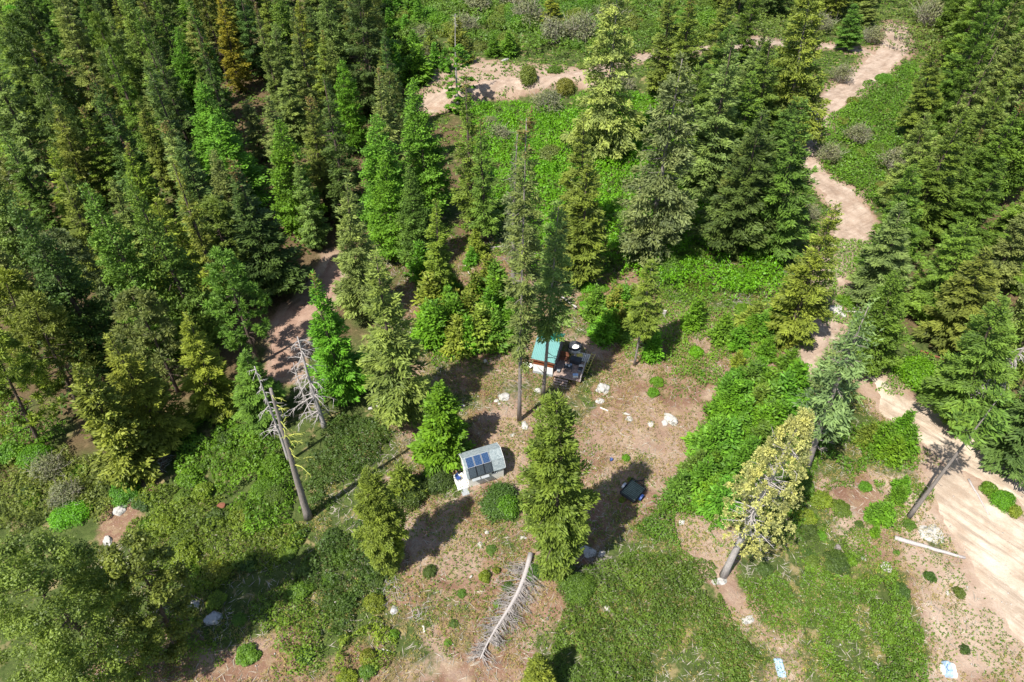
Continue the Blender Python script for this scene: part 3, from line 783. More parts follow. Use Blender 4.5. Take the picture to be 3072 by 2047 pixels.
plant('giant', g0, 20, 4.3, OL, 'huge olive tree filling the bottom left corner', name='leafy_tree')
for k in TREES:
    wide_ = 1.10 if k[1][1] < 1050 and (k[1][0] < 1050 or k[1][0] > 2000) else 1.0
    if 1700 < k[1][0] < 2480 and k[1][1] < 860: wide_ = 1.25
    tree(k[0], k[1], k[2], k[3] * wide_, k[4], k[5], cat='tree', name='young_fir_tree' if k[0] in ('sapling', 'cone') else None,
         trunk_s=0.95 if k[0] in ('dying',) else (0.8 if k[0] == 'tuft' else 1.0))

def fill(poly, spacing, kinds, cols, Hr, labels, group, avoid, seed, mind=3.2):
    rg = random.Random(seed); P = np.array(poly)
    x0, x1, y0, y1 = bb(P, 0); n = 0
    y = y0
    while y < y1:
        x = x0
        while x < x1:
            px, py = x + rg.uniform(-.42, .42) * spacing, y + rg.uniform(-.42, .42) * spacing
            x += spacing
            if float(poly_sd(np.array([px]), np.array([py]), P)[0]) < 0: continue
            if any(a(px, py) for a in avoid): continue
            if min(math.hypot(px - bx, py - by) for bx, by in BASES) < mind: continue
            H = rg.uniform(*Hr)
            i = rg.randrange(len(kinds)); kd = kinds[i]
            ci = rg.randrange(len(cols))
            col, word = cols[ci]
            e = plant(kd, (px, py), H, KINDS[kd]['R0'] * rg.uniform(0.8, 1.35), col, 'x', group, lean=(rg.uniform(-.5, .5), 0)); n += 1
            AUTO.append((e, word + ' ' + KINDS[kd]['name'].replace('_tree', ''), px, py, labels))
        y += spacing
    return n

def sdf_at(f, m):
    return lambda x, y: float(f(np.array([x]), np.array([y]))[0]) > m
road_block = [sdf_at(lambda x, y: line_sd(x, y, ROAD_W, ROAD_WW), -2.5), sdf_at(lambda x, y: line_sd(x, y, ROAD_T, ROAD_TW), -5),
              sdf_at(lambda x, y: line_sd(x, y, ROAD_E, ROAD_EW), -2), sdf_at(lambda x, y: line_sd(x, y, ROAD_L, ROAD_LW), -1.5),
              sdf_at(lambda x, y: poly_sd(x, y, MEADOW_NW), -1.5), sdf_at(lambda x, y: poly_sd(x, y, MEADOW_E), -1), sdf_at(lambda x, y: poly_sd(x, y, PAD), -1)]
FILL_W = gp([(20, 10), (860, 10), (905, 60), (930, 200), (1000, 420), (960, 520), (880, 560), (760, 560), (640, 640), (560, 740), (470, 860), (330, 1000), (150, 980), (60, 860), (0, 760), (-20, 600), (60, 420), (40, 200)])
n1 = fill(FILL_W, 7.0, ['fir', 'fir', 'conefir', 'slim', 'larch', 'pine'], [(DK, 'dark green'), (OL, 'olive'), (GN, 'green'), (MT, 'grey green')], (13, 25),
          'west', 'trees of the west forest', road_block, 3, 4.1)
FILL_E = gp([(2150, 60), (2200, 5), (2370, 5), (2370, 940), (2330, 960), (2240, 880), (2180, 790), (2130, 700), (2060, 690), (2000, 640), (2030, 560), (2060, 470), (2080, 380), (2120, 330), (2100, 220)])
n2 = fill(FILL_E, 6.2, ['fir', 'fir', 'wide', 'conefir', 'larch'], [(GN, 'green'), (MT, 'light green'), (OL, 'olive'), (GN, 'green')], (14, 24),
          'east', 'trees of the east forest', road_block, 4, 4.0)
FILL_N = gp([(1640, -20), (2020, -20), (2020, 20), (1930, 60), (1720, 60), (1640, 30)])
n3 = fill(FILL_N, 8.0, ['fir', 'slim', 'wide'], [(DK, 'dark green'), (OL, 'olive')], (13, 20), 'north', 'trees above the upper track', road_block, 6, 4)
FILL_M = gp([(1530, 330), (1640, 250), (1860, 215), (1830, 300), (1810, 380), (1760, 540), (1660, 540), (1560, 470)])
fill(FILL_M, 7.5, ['fir', 'wide', 'fir'], [(GN, 'green'), (DK, 'dark green'), (MT, 'light green')], (15, 22), 'mid', 'trees left of the winding road', road_block, 8, 4.6)
FILL_K = gp([(1430, 150), (1640, 120), (1850, 110), (1860, 190), (1640, 240), (1500, 250)])
fill(FILL_K, 9, ['fir', 'slim', 'conefir'], [(GN, 'green'), (OL, 'olive')], (12, 19), 'mid', 'trees below the upper track', road_block, 9, 4.6)
print('fill', n1, n2, n3)

# ------------------------------------------------------------------ bleached snags and leaning poles
def pole(mb, a, b, r0, r1, bend=0.3, n=9, seed=0, sides=8):
    rg = random.Random(seed); a = Vector(a); b = Vector(b); pts = []; rad = []
    o = Vector((rg.uniform(-1, 1), rg.uniform(-1, 1), 0)) * bend
    for i in range(n + 1):
        t = i / n
        pts.append(a.lerp(b, t) + o * math.sin(t * math.pi) + Vector((rg.uniform(-1, 1), rg.uniform(-1, 1), 0)) * 0.03)
        rad.append(r0 + (r1 - r0) * t ** 0.85)
    rad[0] *= 1.25
    mb.tube(pts, rad, sides); return pts

def dead_limb(mb, p, d, L, r, rg, depth=2, grav=-0.1):
    pts = [p]; dd = d.normalized(); n = 5
    for i in range(n):
        dd = (dd + Vector((rg.uniform(-.3, .3), rg.uniform(-.3, .3), rg.uniform(-.25, .25) + grav))).normalized()
        pts.append(pts[-1] + dd * L / n)
    mb.tube(pts, [r * (1 - i / (n + 0.4)) for i in range(n + 1)], 4, False)
    if depth:
        for k in range(rg.randint(2, 4)):
            i = rg.randint(1, n - 1); s = Vector((rg.uniform(-1, 1), rg.uniform(-1, 1), rg.uniform(-.6, .5)))
            dead_limb(mb, pts[i], dd + s * 1.1, L * rg.uniform(0.25, 0.5), r * 0.5, rg, depth - 1, grav)

def snag(b, t, r0, r1, nl, Lm, label, seed, z0=0.35, mat='dead_wood', lmat=None, side=None, grav=-0.1, bend=0.35):
    g, H, dx = solve(b[0], b[1], t[0], t[1]); rg = random.Random(seed)
    e = empty('dead_tree', (g.x, g.y, gz(g.x, g.y) - 0.05)); tag(e, label, 'dead tree')
    mb = MB(); pts = pole(mb, (0, 0, -0.3), (dx, 0, H), r0, r1, bend, 12, seed); mb.build('trunk', M[mat], e, True)
    for li, m2 in enumerate([lmat or mat]):
        lb = MB()
        for i in range(nl):
            t_ = rg.uniform(z0, 0.98); k = t_ * 12; i0 = min(11, int(k)); p = Vector(pts[i0]).lerp(Vector(pts[i0 + 1]), k - i0)
            a = rg.uniform(0, 6.283) if side is None else side + rg.uniform(-1.1, 1.1)
            L = Lm * (1.1 - t_ * 0.7) * rg.uniform(0.5, 1.1)
            dead_limb(lb, p, Vector((math.cos(a), math.sin(a), rg.uniform(-.2, .4))), L, 0.03 + 0.018 * L, rg, 2, grav)
        lb.build('branches', M[m2], e)
    BASES.append((g.x, g.y)); return e

snag((924,1552), (812,1165), 0.42, 0.12, 22, 2.6, 'thick grey snag with yellow lichen branches, its base left of the shrubs', 11, 0.45, 'grey_bark', 'lichen_wood', 0.0)
snag((868,1385), (763,1098), 0.2, 0.05, 26, 2.4, 'thin bleached snag leaning just left of the thick lichen snag', 12, 0.3)
snag((974,1280), (892,1010), 0.34, 0.06, 60, 3.6, 'bushy grey snag with many fine branches below the soil patch', 13, 0.15, grav=-0.2)
snag((938,1245), (881,1088), 0.16, 0.04, 22, 2.0, 'short thin snag close left of the bushy grey snag', 14, 0.2)
snag((1873,788), (1920,560), 0.26, 0.12, 3, 0.7, 'broken brown pole trunk rising from the bright thicket', 15, 0.5, 'grey_bark')
snag((2870,1282), (3085,1030), 0.3, 0.1, 44, 3.6, 'leaning dead tree with long grey branches at the right edge', 16, 0.35, 'grey_bark', 'dead_wood', grav=-0.28)
snag((2040,420), (2062,300), 0.14, 0.04, 10, 1.2, 'small grey dead stem in the thicket behind the drooping tree', 17, 0.2)
snag((1720,560), (1716,500), 0.10, 0.04, 8, 1.0, 'short white dead stub in the bright green thicket', 18, 0.2, 'pale_wood')

# fallen bleached tree at the bottom centre
a = at(1592, 1668); b_ = at(1452, 1985)
e = empty('fallen_tree', (a.x, a.y, gz(a.x, a.y)), 0); tag(e, 'bleached fallen tree with splayed branches lying across the bottom clearing', 'fallen tree')
rg = random.Random(77); mb = MB(); pts = []
L = (b_ - a); L.z = 0; Ln = L.length; d = L.normalized(); s_ = Vector((-d.y, d.x, 0))
for i in range(13):
    t = i / 12; p = a + L * t + s_ * 0.35 * math.sin(t * 5)
    pts.append(Vector((p.x - a.x, p.y - a.y, gz(p.x, p.y) - gz(a.x, a.y) + 0.45 - 0.2 * t)))
mb.tube(pts, [0.27 - 0.018 * i for i in range(13)], 8); mb.build('trunk', M['dead_wood'], e, True)
lb = MB()
for i in range(240):
    t = 0.08 + 0.9 * rg.random(); k = t * 12; i0 = min(11, int(k)); p = pts[i0].lerp(pts[i0 + 1], k - i0)
    sd = rg.choice((-1, 1)); dv = s_ * sd + d * rg.uniform(0.2, 1.0) + Vector((0, 0, rg.uniform(0.0, 0.6)))
    dead_limb(lb, p, dv, 2.5 * (1.1 - t * 0.5) * rg.uniform(0.35, 1.15), 0.042, rg, 2, -0.1)
lb.build('branches', M['grey_wood'], e)

def log(p, q, r0, r1, mat, label, name='log', up=0.0, stubs=0, seed=1):
    a = at(*p); b = at(*q); rg = random.Random(seed)
    e = empty(name, (a.x, a.y, gz(a.x, a.y)), 0); tag(e, label, 'log')
    n = 7; pts = []
    for i in range(n + 1):
        t = i / n; x = a.x + (b.x - a.x) * t; y = a.y + (b.y - a.y) * t
        pts.append(Vector((x - a.x + rg.uniform(-.04, .04), y - a.y + rg.uniform(-.04, .04), gz(x, y) - gz(a.x, a.y) + r0 * 0.75 + up * t)))
    mb = MB(); mb.tube(pts, [r0 + (r1 - r0) * i / n for i in range(n + 1)], 9); mb.build('stem', M[mat], e, True)
    if stubs:
        lb = MB()
        for i in range(stubs):
            p0 = pts[rg.randint(1, n)]; a_ = rg.uniform(0, 6.28)
            dead_limb(lb, p0, Vector((math.cos(a_), math.sin(a_), 0.3)), rg.uniform(0.5, 1.3), 0.03, rg, 1)
        lb.build('branches', M[mat], e)
log((2683, 1617), (2893, 1677), 0.24, 0.13, 'dead_wood', 'long grey log lying across the bare slope beside the gravel pad')
log((1302, 972), (1268, 1058), 0.42, 0.34, 'brown_wood', 'thick reddish brown rotting log below the slender fir', stubs=2)
log((1668, 880), (1728, 945), 0.17, 0.12, 'dead_wood', 'grey log leaning in the shade behind the cabin', up=1.2, stubs=6, seed=4)
log((2760, 1055), (2860, 1090), 0.14, 0.09, 'brown_wood', 'thin brown log on the ground above the round bush', stubs=3, seed=5)
log((1390, 785), (1412, 832), 0.10, 0.06, 'pale_wood', 'pale broken branch log on the soil among the saplings', stubs=3, seed=6)
log((1470, 745), (1535, 738), 0.12, 0.07, 'dead_wood', 'grey log at the foot of the green spruce', stubs=5, seed=7)
log((2905, 1440), (2965, 1545), 0.12, 0.07, 'dead_wood', 'thin grey pole lying between the two arms of the gravel road', seed=8)
log((1800, 1224), (1824, 1234), 0.09, 0.08, 'pale_wood', 'short pale cut log beside the white boulders', seed=9)
log((2530, 935), (2590, 938), 0.08, 0.05, 'pale_wood', 'thin white log beside the big white boulder by the track', stubs=4, seed=10)
log((440, 1372), (480, 1395), 0.12, 0.1, 'pale_wood', 'short white log at the foot of the dark edge fir', seed=12)
log((1410, 1735), (1416, 1728), 0.1, 0.08, 'pale_wood', 'short split stick on the clearing left of the fallen tree', seed=13)
log((1145, 1950), (1182, 1958), 0.09, 0.06, 'pale_wood', 'short white stick at the bottom left of the clearing', seed=14)
log((1268, 1875), (1274, 1898), 0.1, 0.08, 'pale_wood', 'short pale log beside a brush pile near the bottom', seed=15)

def stump(p, r, h, mat, label, seed):
    g = at(*p); rg = random.Random(seed); mb = MB(); n = 12
    ring = [rg.uniform(0.85, 1.15) for _ in range(n)]
    prof = [(1.5, -0.1), (1.15, h * 0.25), (1.0, h * 0.9), (0.9, h)]
    vs = []
    for q, z in prof:
        for j in range(n):
            t = 6.283 * j / n; vs.append((r * q * ring[j] * math.cos(t), r * q * ring[j] * math.sin(t), z + (rg.uniform(-.05, .08) if z > h * 0.8 else 0)))
    fs = [(i * n + j, i * n + (j + 1) % n, (i + 1) * n + (j + 1) % n, (i + 1) * n + j) for i in range(3) for j in range(n)] + [tuple(3 * n + j for j in range(n))]
    mb.add(vs, fs); o = mb.build('tree_stump', M[mat]); o.location = (g.x, g.y, g.z); tag(o, label, 'stump')
stump((668, 1527), 0.4, 0.6, 'brown_wood', 'old reddish stump among the shrubs at lower left', 1)
stump((1992, 948), 0.22, 0.9, 'dead_wood', 'thin grey stump among saplings right of the cabin', 2)
stump((2512, 1645), 0.25, 0.3, 'grey_bark', 'small grey stump on the bare slope below the dying fir', 3)
stump((1642, 1858), 0.13, 0.22, 'grey_bark', 'tiny dark stump right of the fallen tree', 4)

# ------------------------------------------------------------------ boulders
def boulder(p, r, sq, label, mat='white_rock', seed=1, rz=0.0, group=None):
    import bmesh
    g = at(*p); bm = bmesh.new(); bmesh.ops.create_icosphere(bm, subdivisions=3, radius=1)
    off = Vector((seed * 3.7, seed * 1.3, seed * 2.1))
    for v in bm.verts:
        n = mnoise.noise(v.co * 1.1 + off) * 0.45 + mnoise.noise(v.co * 2.6 + off) * 0.2 + mnoise.noise(v.co * 6 + off) * 0.06
        v.co = v.co * (1 + n)
        v.co = Vector((v.co.x * r * sq[0], v.co.y * r * sq[1], v.co.z * r * sq[2]))
    me = bpy.data.meshes.new('boulder'); bm.to_mesh(me); bm.free()
    o = link('boulder', me, M[mat]); o.location = (g.x, g.y, g.z + r * sq[2] * 0.08); o.rotation_euler.z = rz
    tag(o, label, 'boulder', group)
ROCKS = [
 ((1512, 1192), 0.62, (1, .9, .5), 'big white boulder on the bare soil left of the two trunks', 'white_rock'),
 ((1490, 1203), 0.3, (1, .8, .5), 'small white rock just left of the big white boulder', 'white_rock'),
 ((1497, 1212), 0.2, (1, .8, .5), 'tiny white rock below the big white boulder', 'white_rock'),
 ((1808, 1168), 0.85, (1, .85, .55), 'mottled white and grey boulder right of the cabin shadow', 'white_rock'),
 ((1802, 1205), 0.5, (.8, 1.1, .3), 'flat cream slab just below the mottled boulder', 'white_rock'),
 ((2012, 1258), 0.85, (1.2, .8, .4), 'largest pale slab in the clearing, beside the tyre track', 'white_rock'),
 ((1994, 1268), 0.42, (1, .8, .5), 'white rock touching the left side of the largest pale slab', 'white_rock'),
 ((1952, 1272), 0.42, (.9, 1, .4), 'white rock left of the largest pale slab', 'white_rock'),
 ((1877, 1242), 0.3, (.7, 1.3, .4), 'small elongated white rock in the dry grass of the clearing', 'white_rock'),
 ((1888, 1258), 0.42, (1, .9, .4), 'pinkish grey rock in the dry grass of the clearing', 'grey_rock'),
 ((1574, 1277), 0.5, (1.2, .8, .5), 'white boulder at the foot of the tall spruce trunk', 'white_rock'),
 ((1538, 1305), 0.3, (.9, 1.1, .4), 'pale rock above the shed roof', 'white_rock'),
 ((1272, 963), 0.6, (1.1, .8, .55), 'white boulder above the reddish brown log', 'white_rock'),
 ((2507, 932), 0.85, (1.1, 1, .6), 'big white boulder beside the dirt track at right', 'white_rock'),
 ((2530, 947), 0.45, (1.1, .9, .5), 'smaller white boulder right of the big one by the track', 'white_rock'),
 ((1284, 1205), 0.62, (1.2, .9, .45), 'shaded white boulder below the tall pale fir', 'white_rock'),
 ((1137, 1213), 0.42, (1.1, .8, .5), 'white rock left of the tall pale fir', 'white_rock'),
 ((1112, 1225), 0.25, (1, .8, .5), 'small grey rock left of the tall pale fir', 'grey_rock'),
 ((1388, 1216), 0.25, (1, .7, .4), 'small white rock in the shadow edge above the cone fir', 'white_rock'),
 ((1455, 1084), 0.32, (1, .7, .5), 'small white rock at the edge of the sapling grove', 'white_rock'),
 ((1614, 1172), 0.42, (.8, 1, .6), 'pale rock at the foot of the forked trunk', 'white_rock'),
 ((1516, 953), 0.5, (1.2, .8, .3), 'pale blue grey slab among the saplings', 'grey_rock'),
 ((400, 1436), 0.5, (.6, 1.4, .4), 'long white rock in the gully at lower left', 'white_rock'),
 ((398, 1495), 0.5, (.7, 1.2, .4), 'white rock halfway down the lower left gully', 'white_rock'),
 ((357, 1532), 0.62, (.9, 1.1, .5), 'largest white boulder in the lower left gully', 'white_rock'),
 ((422, 1408), 0.38, (1.3, .8, .4), 'white rock at the head of the lower left gully', 'white_rock'),
 ((322, 1626), 0.5, (1.2, .8, .5), 'white boulder at the edge of the shade at lower left', 'white_rock'),
 ((580, 1816), 0.5, (.9, 1, .7), 'grey white boulder near the leaning leafy tree', 'white_rock'),
 ((350, 1960), 0.55, (1.2, .9, .4), 'white slab near the bottom left beside the shrubs', 'white_rock'),
 ((640, 1855), 0.7, (1, .9, .5), 'grey boulder lying in deep shade near the bottom left', 'grey_rock'),
 ((1765, 1657), 0.6, (1.2, .9, .4), 'white slab right of the dense yellow green fir', 'white_rock'),
 ((1805, 1662), 0.35, (1, 1.1, .4), 'pale rock beside the white slab at the shrub edge', 'white_rock'),
 ((1500, 1468), 0.0, (1, 1, 1), None, None),
 ((1085, 1562), 0.35, (1.3, .8, .4), 'white rock left of the small yellow green fir', 'white_rock'),
 ((1460, 1598), 0.2, (1, 1, .5), 'small white stone in the clearing below the shed', 'white_rock'),
 ((1440, 1637), 0.28, (1.2, .8, .5), 'pale stone lower in the clearing below the shed', 'white_rock'),
 ((1570, 1614), 0.3, (.7, 1.2, .5), 'white stone against the left side of the dense fir', 'white_rock'),
 ((2141, 1283), 0.32, (.8, 1.1, .6), 'white rock against the green thicket right of the clearing', 'white_rock'),
 ((2113, 1307), 0.2, (1, 1, .5), 'small cream rock right of the tyre track', 'white_rock'),
 ((2045, 1568), 0.35, (.7, 1.2, .5), 'white rock among saplings right of the trailer', 'white_rock'),
 ((2660, 1702), 0.48, (1.2, .9, .3), 'pinkish white slab on the slope below the long grey log', 'white_rock'),
 ((2592, 1678), 0.25, (.7, 1, .6), 'small white rock left of the long grey log', 'white_rock'),
 ((2843, 1780), 0.22, (1.1, .8, .5), 'small white stone on the bare slope by the gravel pad', 'white_rock'),
 ((2795, 1600), 0.9, (1.1, 1.4, .16), 'wide flat white outcrop between the log and the gravel road', 'white_rock'),
 ((2160, 1745), 0.5, (.7, 1.4, .4), 'white rocks at the foot of the dying fir', 'white_rock'),
 ((2243, 1862), 0.5, (.7, 1.2, .3), 'white slab in the bare strip between the shrub mats', 'white_rock'),
 ((1825, 1828), 0.32, (1.4, .7, .3), 'pale rock in a gap of the shrub mat', 'white_rock'),
 ((1546, 130), 0.9, (.7, 1.5, .4), 'white outcrop on the bank above the upper track', 'white_rock'),
 ((1530, 60), 0.9, (.8, 1.6, .4), 'white outcrop near the top edge above the bank', 'white_rock'),
 ((1518, 180), 0.7, (1.5, .6, .4), 'long pale rock on the cut bank', 'white_rock'),
 ((1182, 1832), 0.4, (1, .9, .6), 'grey rock at the left of the bottom clearing', 'grey_rock'),
 ((2880, 115), 1.3, (1.3, 1, .5), 'grey boulder in the gap of the upper right forest', 'grey_rock'),
 ((2348, 1047), 0.4, (1, .8, .5), 'grey rock at the foot of the lone fir by the track', 'grey_rock'),
]
for i, (p, r, sq, lb_, mt) in enumerate(ROCKS):
    if lb_: boulder(p, r, sq, lb_, mt, i + 1, rnd.uniform(0, 6))

# ------------------------------------------------------------------ shrubs and saplings one can count
SHRUB = {}
def shrub_proto(k):
    if k not in SHRUB:
        if k < 4: SHRUB[k] = mesh_of('shrub', shrub_crown(40 + k, 1.5, 1.3 + 0.2 * k, 18 + 4 * k, 3600), M['leaves'])
        elif k < 6: SHRUB[k] = mesh_of('shrub', shrub_crown(40 + k, 3.0, 2.2, 60, 13000, (0.10, 0.07)), M['leaves'])
        else:
            rg = random.Random(k); mb = MB()
            for i in range(70):
                a = rg.uniform(0, 6.28); el = rg.uniform(0.2, 1.0); L = rg.uniform(1.2, 2.3)
                d = Vector((math.cos(a) * el, math.sin(a) * el, 1.2)).normalized()
                dead_limb(mb, Vector((math.cos(a) * 0.2, math.sin(a) * 0.2, 0)), d, L, 0.022, rg, 1, 0.02)
            me = bpy.data.meshes.new('stems'); me.from_pydata(mb.v, [], mb.f); me.update(); me.materials.append(M['twig'])
            V, T = shrub_crown(60 + k, 1.5, 2.0, 26, 1500, (0.07, 0.04))
            SHRUB[k] = (me, mesh_of('crown', (V, T), M['leaves']))
    return SHRUB[k]
rs = random.Random(9)
def shrub(x, y, r, col, label=None, h=None, big=False, group=None, word='green'):
    me = shrub_proto(rs.randrange(4) if not big else 4 + rs.randrange(2)); r0 = 3.0 if big else 1.5
    o = link('shrub', me); o.location = (x, y, gz(x, y) - 0.08); o.rotation_euler.z = rs.uniform(0, 6.28)
    o.scale = (r / r0 * rs.uniform(.9, 1.1), r / r0 * rs.uniform(.9, 1.1), (h or r * 0.9) / (2.2 if big else 1.6))
    j = [rs.uniform(.88, 1.12) for _ in range(3)]
    o.color = (col[0] * j[0], col[1] * j[1], col[2] * j[2], 1)
    tag(o, label, 'shrub', group)
    if not label: AUTO.append((o, word + ' shrub', x, y, 'bush'))
    return o
def willow(x, y, r, label=None, col=(0.17, 0.19, 0.12)):
    st, cr = shrub_proto(6 + rs.randrange(2))
    e = empty('willow_bush', (x, y, gz(x, y) - 0.05), rs.uniform(0, 6.28)); e.scale = (r / 1.5,) * 3
    tag(e, label, 'bush', 'bare grey willow bushes'); link('stems', st, None, e); c = link('crown', cr, None, e); c.color = (*col, 1)
    if not label: AUTO.append((e, 'half bare grey willow bush', x, y, 'bush'))

def sh(dx, dy, rpx, col, label, h=None, big=False):
    g = D(dx, dy); a = D(dx + rpx, dy); return shrub(g.x, g.y, a.x - g.x, col, label, h, big)
CE = (0.092, 0.158, 0.026); CD = (0.062, 0.112, 0.026); CY_ = (0.150, 0.200, 0.026)
sh(2098, 868, 55, LM, 'large round vivid green bush beside the gravel road', 2.6, True)
sh(1745, 620, 36, (0.09, 0.2, 0.015), 'rounded bright bush between the thicket and the track', 1.6, True)
sh(1152, 1160, 62, CD, 'big dark green bush directly below the solar shed', 1.8, True)
sh(1165, 1175, 30, VG, 'bright green bush growing out of the dark bush below the shed', 1.9)
sh(1000, 1105, 44, CD, 'dark green bush left of the solar shed', 1.5, True)
sh(945, 1140, 50, CD, 'bushy dark shrub behind the small yellow green fir', 2.2, True)
sh(1225, 1318, 27, CD, 'round dark bush beside the fallen tree and the dense fir', 1.0)
sh(1113, 1328, 18, CY_, 'round yellow green bush left of the fallen tree', 1.0)
sh(1141, 1314, 12, CY_, 'smallest round yellow green bush left of the fallen tree', 0.8)
sh(1128, 1265, 17, CE, 'low green shrub in the middle of the clearing below the shed', 0.6)
sh(950, 1120, 20, VG, 'pointed light green shrub above the small yellow green fir', 2.0)
sh(1438, 1055, 11, VG, 'small bright green shrub alone on the tyre track soil', 0.7)
sh(2270, 1130, 22, VG, 'bright green bush at the top end of the island between the gravel roads', 1.2)
sh(2300, 1155, 34, VG, 'largest bush of the island between the gravel roads', 1.5, True)
sh(2325, 1180, 20, YG, 'yellow green bush at the low end of the island between the gravel roads', 1.2)
sh(2135, 1328, 16, CD, 'dark little bush alone on the bare slope', 0.9)
sh(2200, 1365, 17, CE, 'small bush on the bare slope beside the gravel pad', 0.8)
sh(2216, 1495, 15, CD, 'lone dark bush near the bottom right corner', 0.7)
sh(1325, 1355, 48, CE, 'round dense dome shrub at the top left of the shrub mat', 1.5, True)
sh(1510, 880, 22, VG, 'leafy green shrub in the dry grass of the clearing', 0.8)
sh(1500, 905, 16, VG, 'second leafy shrub in the dry grass, nearer the pale slab', 0.7)
sh(1448, 1105, 10, YG, 'yellow green weed clump behind the trailer', 0.4)
sh(1428, 1150, 9, YG, 'small weed clump in front of the trailer', 0.4)
sh(1213, 185, 26, (0.15, 0.2, 0.05), 'grey green rounded willow at the edge of the upper track', 3.0, True)
sh(1298, 190, 26, (0.16, 0.21, 0.04), 'loose yellowish bush right of the willow by the upper track', 2.4, True)
sh(1412, 348, 26, (0.15, 0.2, 0.06), 'pale green rounded bush in the middle of the bright thicket', 2.4, True)
for (x_, y_, w_) in ((1256, 262, 30), (1145, 330, 24), (1130, 300, 18), (1270, 100, 30), (1330, 95, 32), (1210, 60, 30), (1100, 30, 28), (970, 95, 18), (985, 130, 16),
                     (1430, 190, 26), (1880, 75, 22), (2000, 100, 20), (1930, 190, 22), (1900, 370, 22), (1965, 330, 24), (2130, 60, 30), (2050, 395, 30), (1860, 500, 16), (1640, 190, 22), (50, 560, 26), (25, 420, 26), (60, 600, 20), (1180, 20, 25), (1400, 60, 26), (1070, 80, 24), (120, 1090, 30), (160, 1150, 30), (2150, 380, 20)):
    g = D(x_, y_); a = D(x_ + w_ * 1.5, y_); willow(g.x, g.y, a.x - g.x)

def scatter(poly, spacing, prob, fn, seed, mind=0.8, avoid=()):
    rg = random.Random(seed); x0, x1, y0, y1 = bb(poly, 0); y = y0
    while y < y1:
        x = x0
        while x < x1:
            px, py = x + rg.uniform(-.5, .5) * spacing, y + rg.uniform(-.5, .5) * spacing; x += spacing
            if rg.random() > prob or float(poly_sd(np.array([px]), np.array([py]), poly)[0]) < 0: continue
            if any(a(px, py) for a in avoid): continue
            if mind and min(math.hypot(px - bx, py - by) for bx, by in BASES) < mind: continue
            fn(px, py, rg)
        y += spacing
def sap(hr, cols, wide=1.0):
    def f(x, y, rg):
        H = rg.uniform(*hr); col, w = rg.choice(cols)
        e = plant('sapling', (x, y), H, H * rg.uniform(0.24, 0.36) * wide, col, 'x', 'young conifers', cat='young tree')
        BASES.pop(); AUTO.append((e, w + ' young conifer', x, y, 'bush'))
    return f
def shr(rr, cols):
    def f(x, y, rg):
        col, w = rg.choice(cols); r = rg.uniform(*rr); shrub(x, y, r, col, None, r * rg.uniform(.55, 1.0), r > 1.7, 'scattered shrubs', w)
    return f
S1 = [(VG, 'bright green'), (BR, 'green'), (YG, 'yellow green')]
S2 = [(VG, 'bright green'), (CE, 'green'), (CD, 'dark green')]
S3 = [(LM, 'vivid green'), (VG, 'bright green'), (BR, 'green')]
rb = [sdf_at(lambda x, y: line_sd(x, y, ROAD_W, ROAD_WW), -0.6), sdf_at(lambda x, y: line_sd(x, y, ROAD_E, ROAD_EW), -0.3), sdf_at(lambda x, y: line_sd(x, y, ROAD_L, ROAD_LW), -0.3), sdf_at(lambda x, y: line_sd(x, y, ROAD_T, ROAD_TW), -1.5)]
cabin_g = at(1660, 1080)
rb.append(lambda x, y: (abs(x - cabin_g.x) < 5.2 and abs(y - cabin_g.y) < 5.5))
scatter(gp([(985, 700), (1060, 680), (1180, 690), (1185, 790), (1150, 800), (1000, 820), (975, 770)]), 2.0, 0.95, sap((4, 7), S1, 1.25), 21, 0.9, rb)
scatter(gp([(1650, 900), (1720, 880), (1800, 900), (1830, 940), (1725, 1050), (1660, 1175), (1560, 1185), (1530, 1150), (1600, 1080), (1650, 1000)]), 1.8, 1.0, sap((3.5, 6), [(GN, 'green'), (VG, 'bright green'), (BR, 'mid green')], 1.35), 22, 0.9, rb)
scatter(gp([(1365, 700), (1450, 680), (1450, 760), (1390, 785), (1360, 760)]), 2.3, 0.8, sap((3, 6), S1, 1.2), 23, 0.9, rb)
scatter(gp([(1495, 690), (1620, 720), (1630, 800), (1500, 840), (1480, 780)]), 2.6, 0.6, sap((2, 4.5), S1, 1.2), 24, 0.9, rb)
scatter(gp([(1640, 730), (1850, 760), (1840, 870), (1640, 890)]), 2.7, 0.75, sap((2, 4.5), S1, 1.3), 25, 0.9, rb)
scatter(gp([(1950, 990), (2010, 970), (2100, 1000), (2110, 1050), (2050, 1090), (1960, 1050)]), 2.2, 0.8, sap((2.5, 4.5), S1, 1.4), 26, 0.9, rb)
scatter(gp([(1060, 575), (1180, 580), (1180, 650), (1070, 650)]), 3.0, 0.7, sap((2.5, 5), S1, 1.2), 27, 0.9, rb)
scatter(gp([(1980, 1180), (2070, 1100), (2090, 1160), (2060, 1250), (2000, 1260)]), 2.2, 0.8, sap((1.5, 3), S1, 1.5), 28, 0.9, rb)
scatter(gp([(980, 570), (1040, 560), (1040, 700), (960, 720)]), 3.0, 0.6, sap((3, 6), S1, 1.2), 29, 0.9, rb)
scatter(gp([(950, 130), (1120, 100), (1200, 130), (1040, 150), (1030, 190), (980, 190)]), 5, 0.7, sap((4, 7), [(BR, 'green'), (OL, 'olive')], 1.3), 30, 1.5, rb)
scatter(gp([(870, 20), (980, 20), (980, 200), (900, 220)]), 5, 0.8, sap((4, 8), [(BR, 'green'), (VG, 'bright green')], 1.3), 31, 1.5, rb)
scatter(gp([(1330, 640), (1560, 640), (1650, 720), (1860, 700), (1860, 880), (1640, 900), (1500, 840), (1360, 790)]), 3.0, 0.42, shr((0.5, 1.5), S3), 32, 0.6, rb)
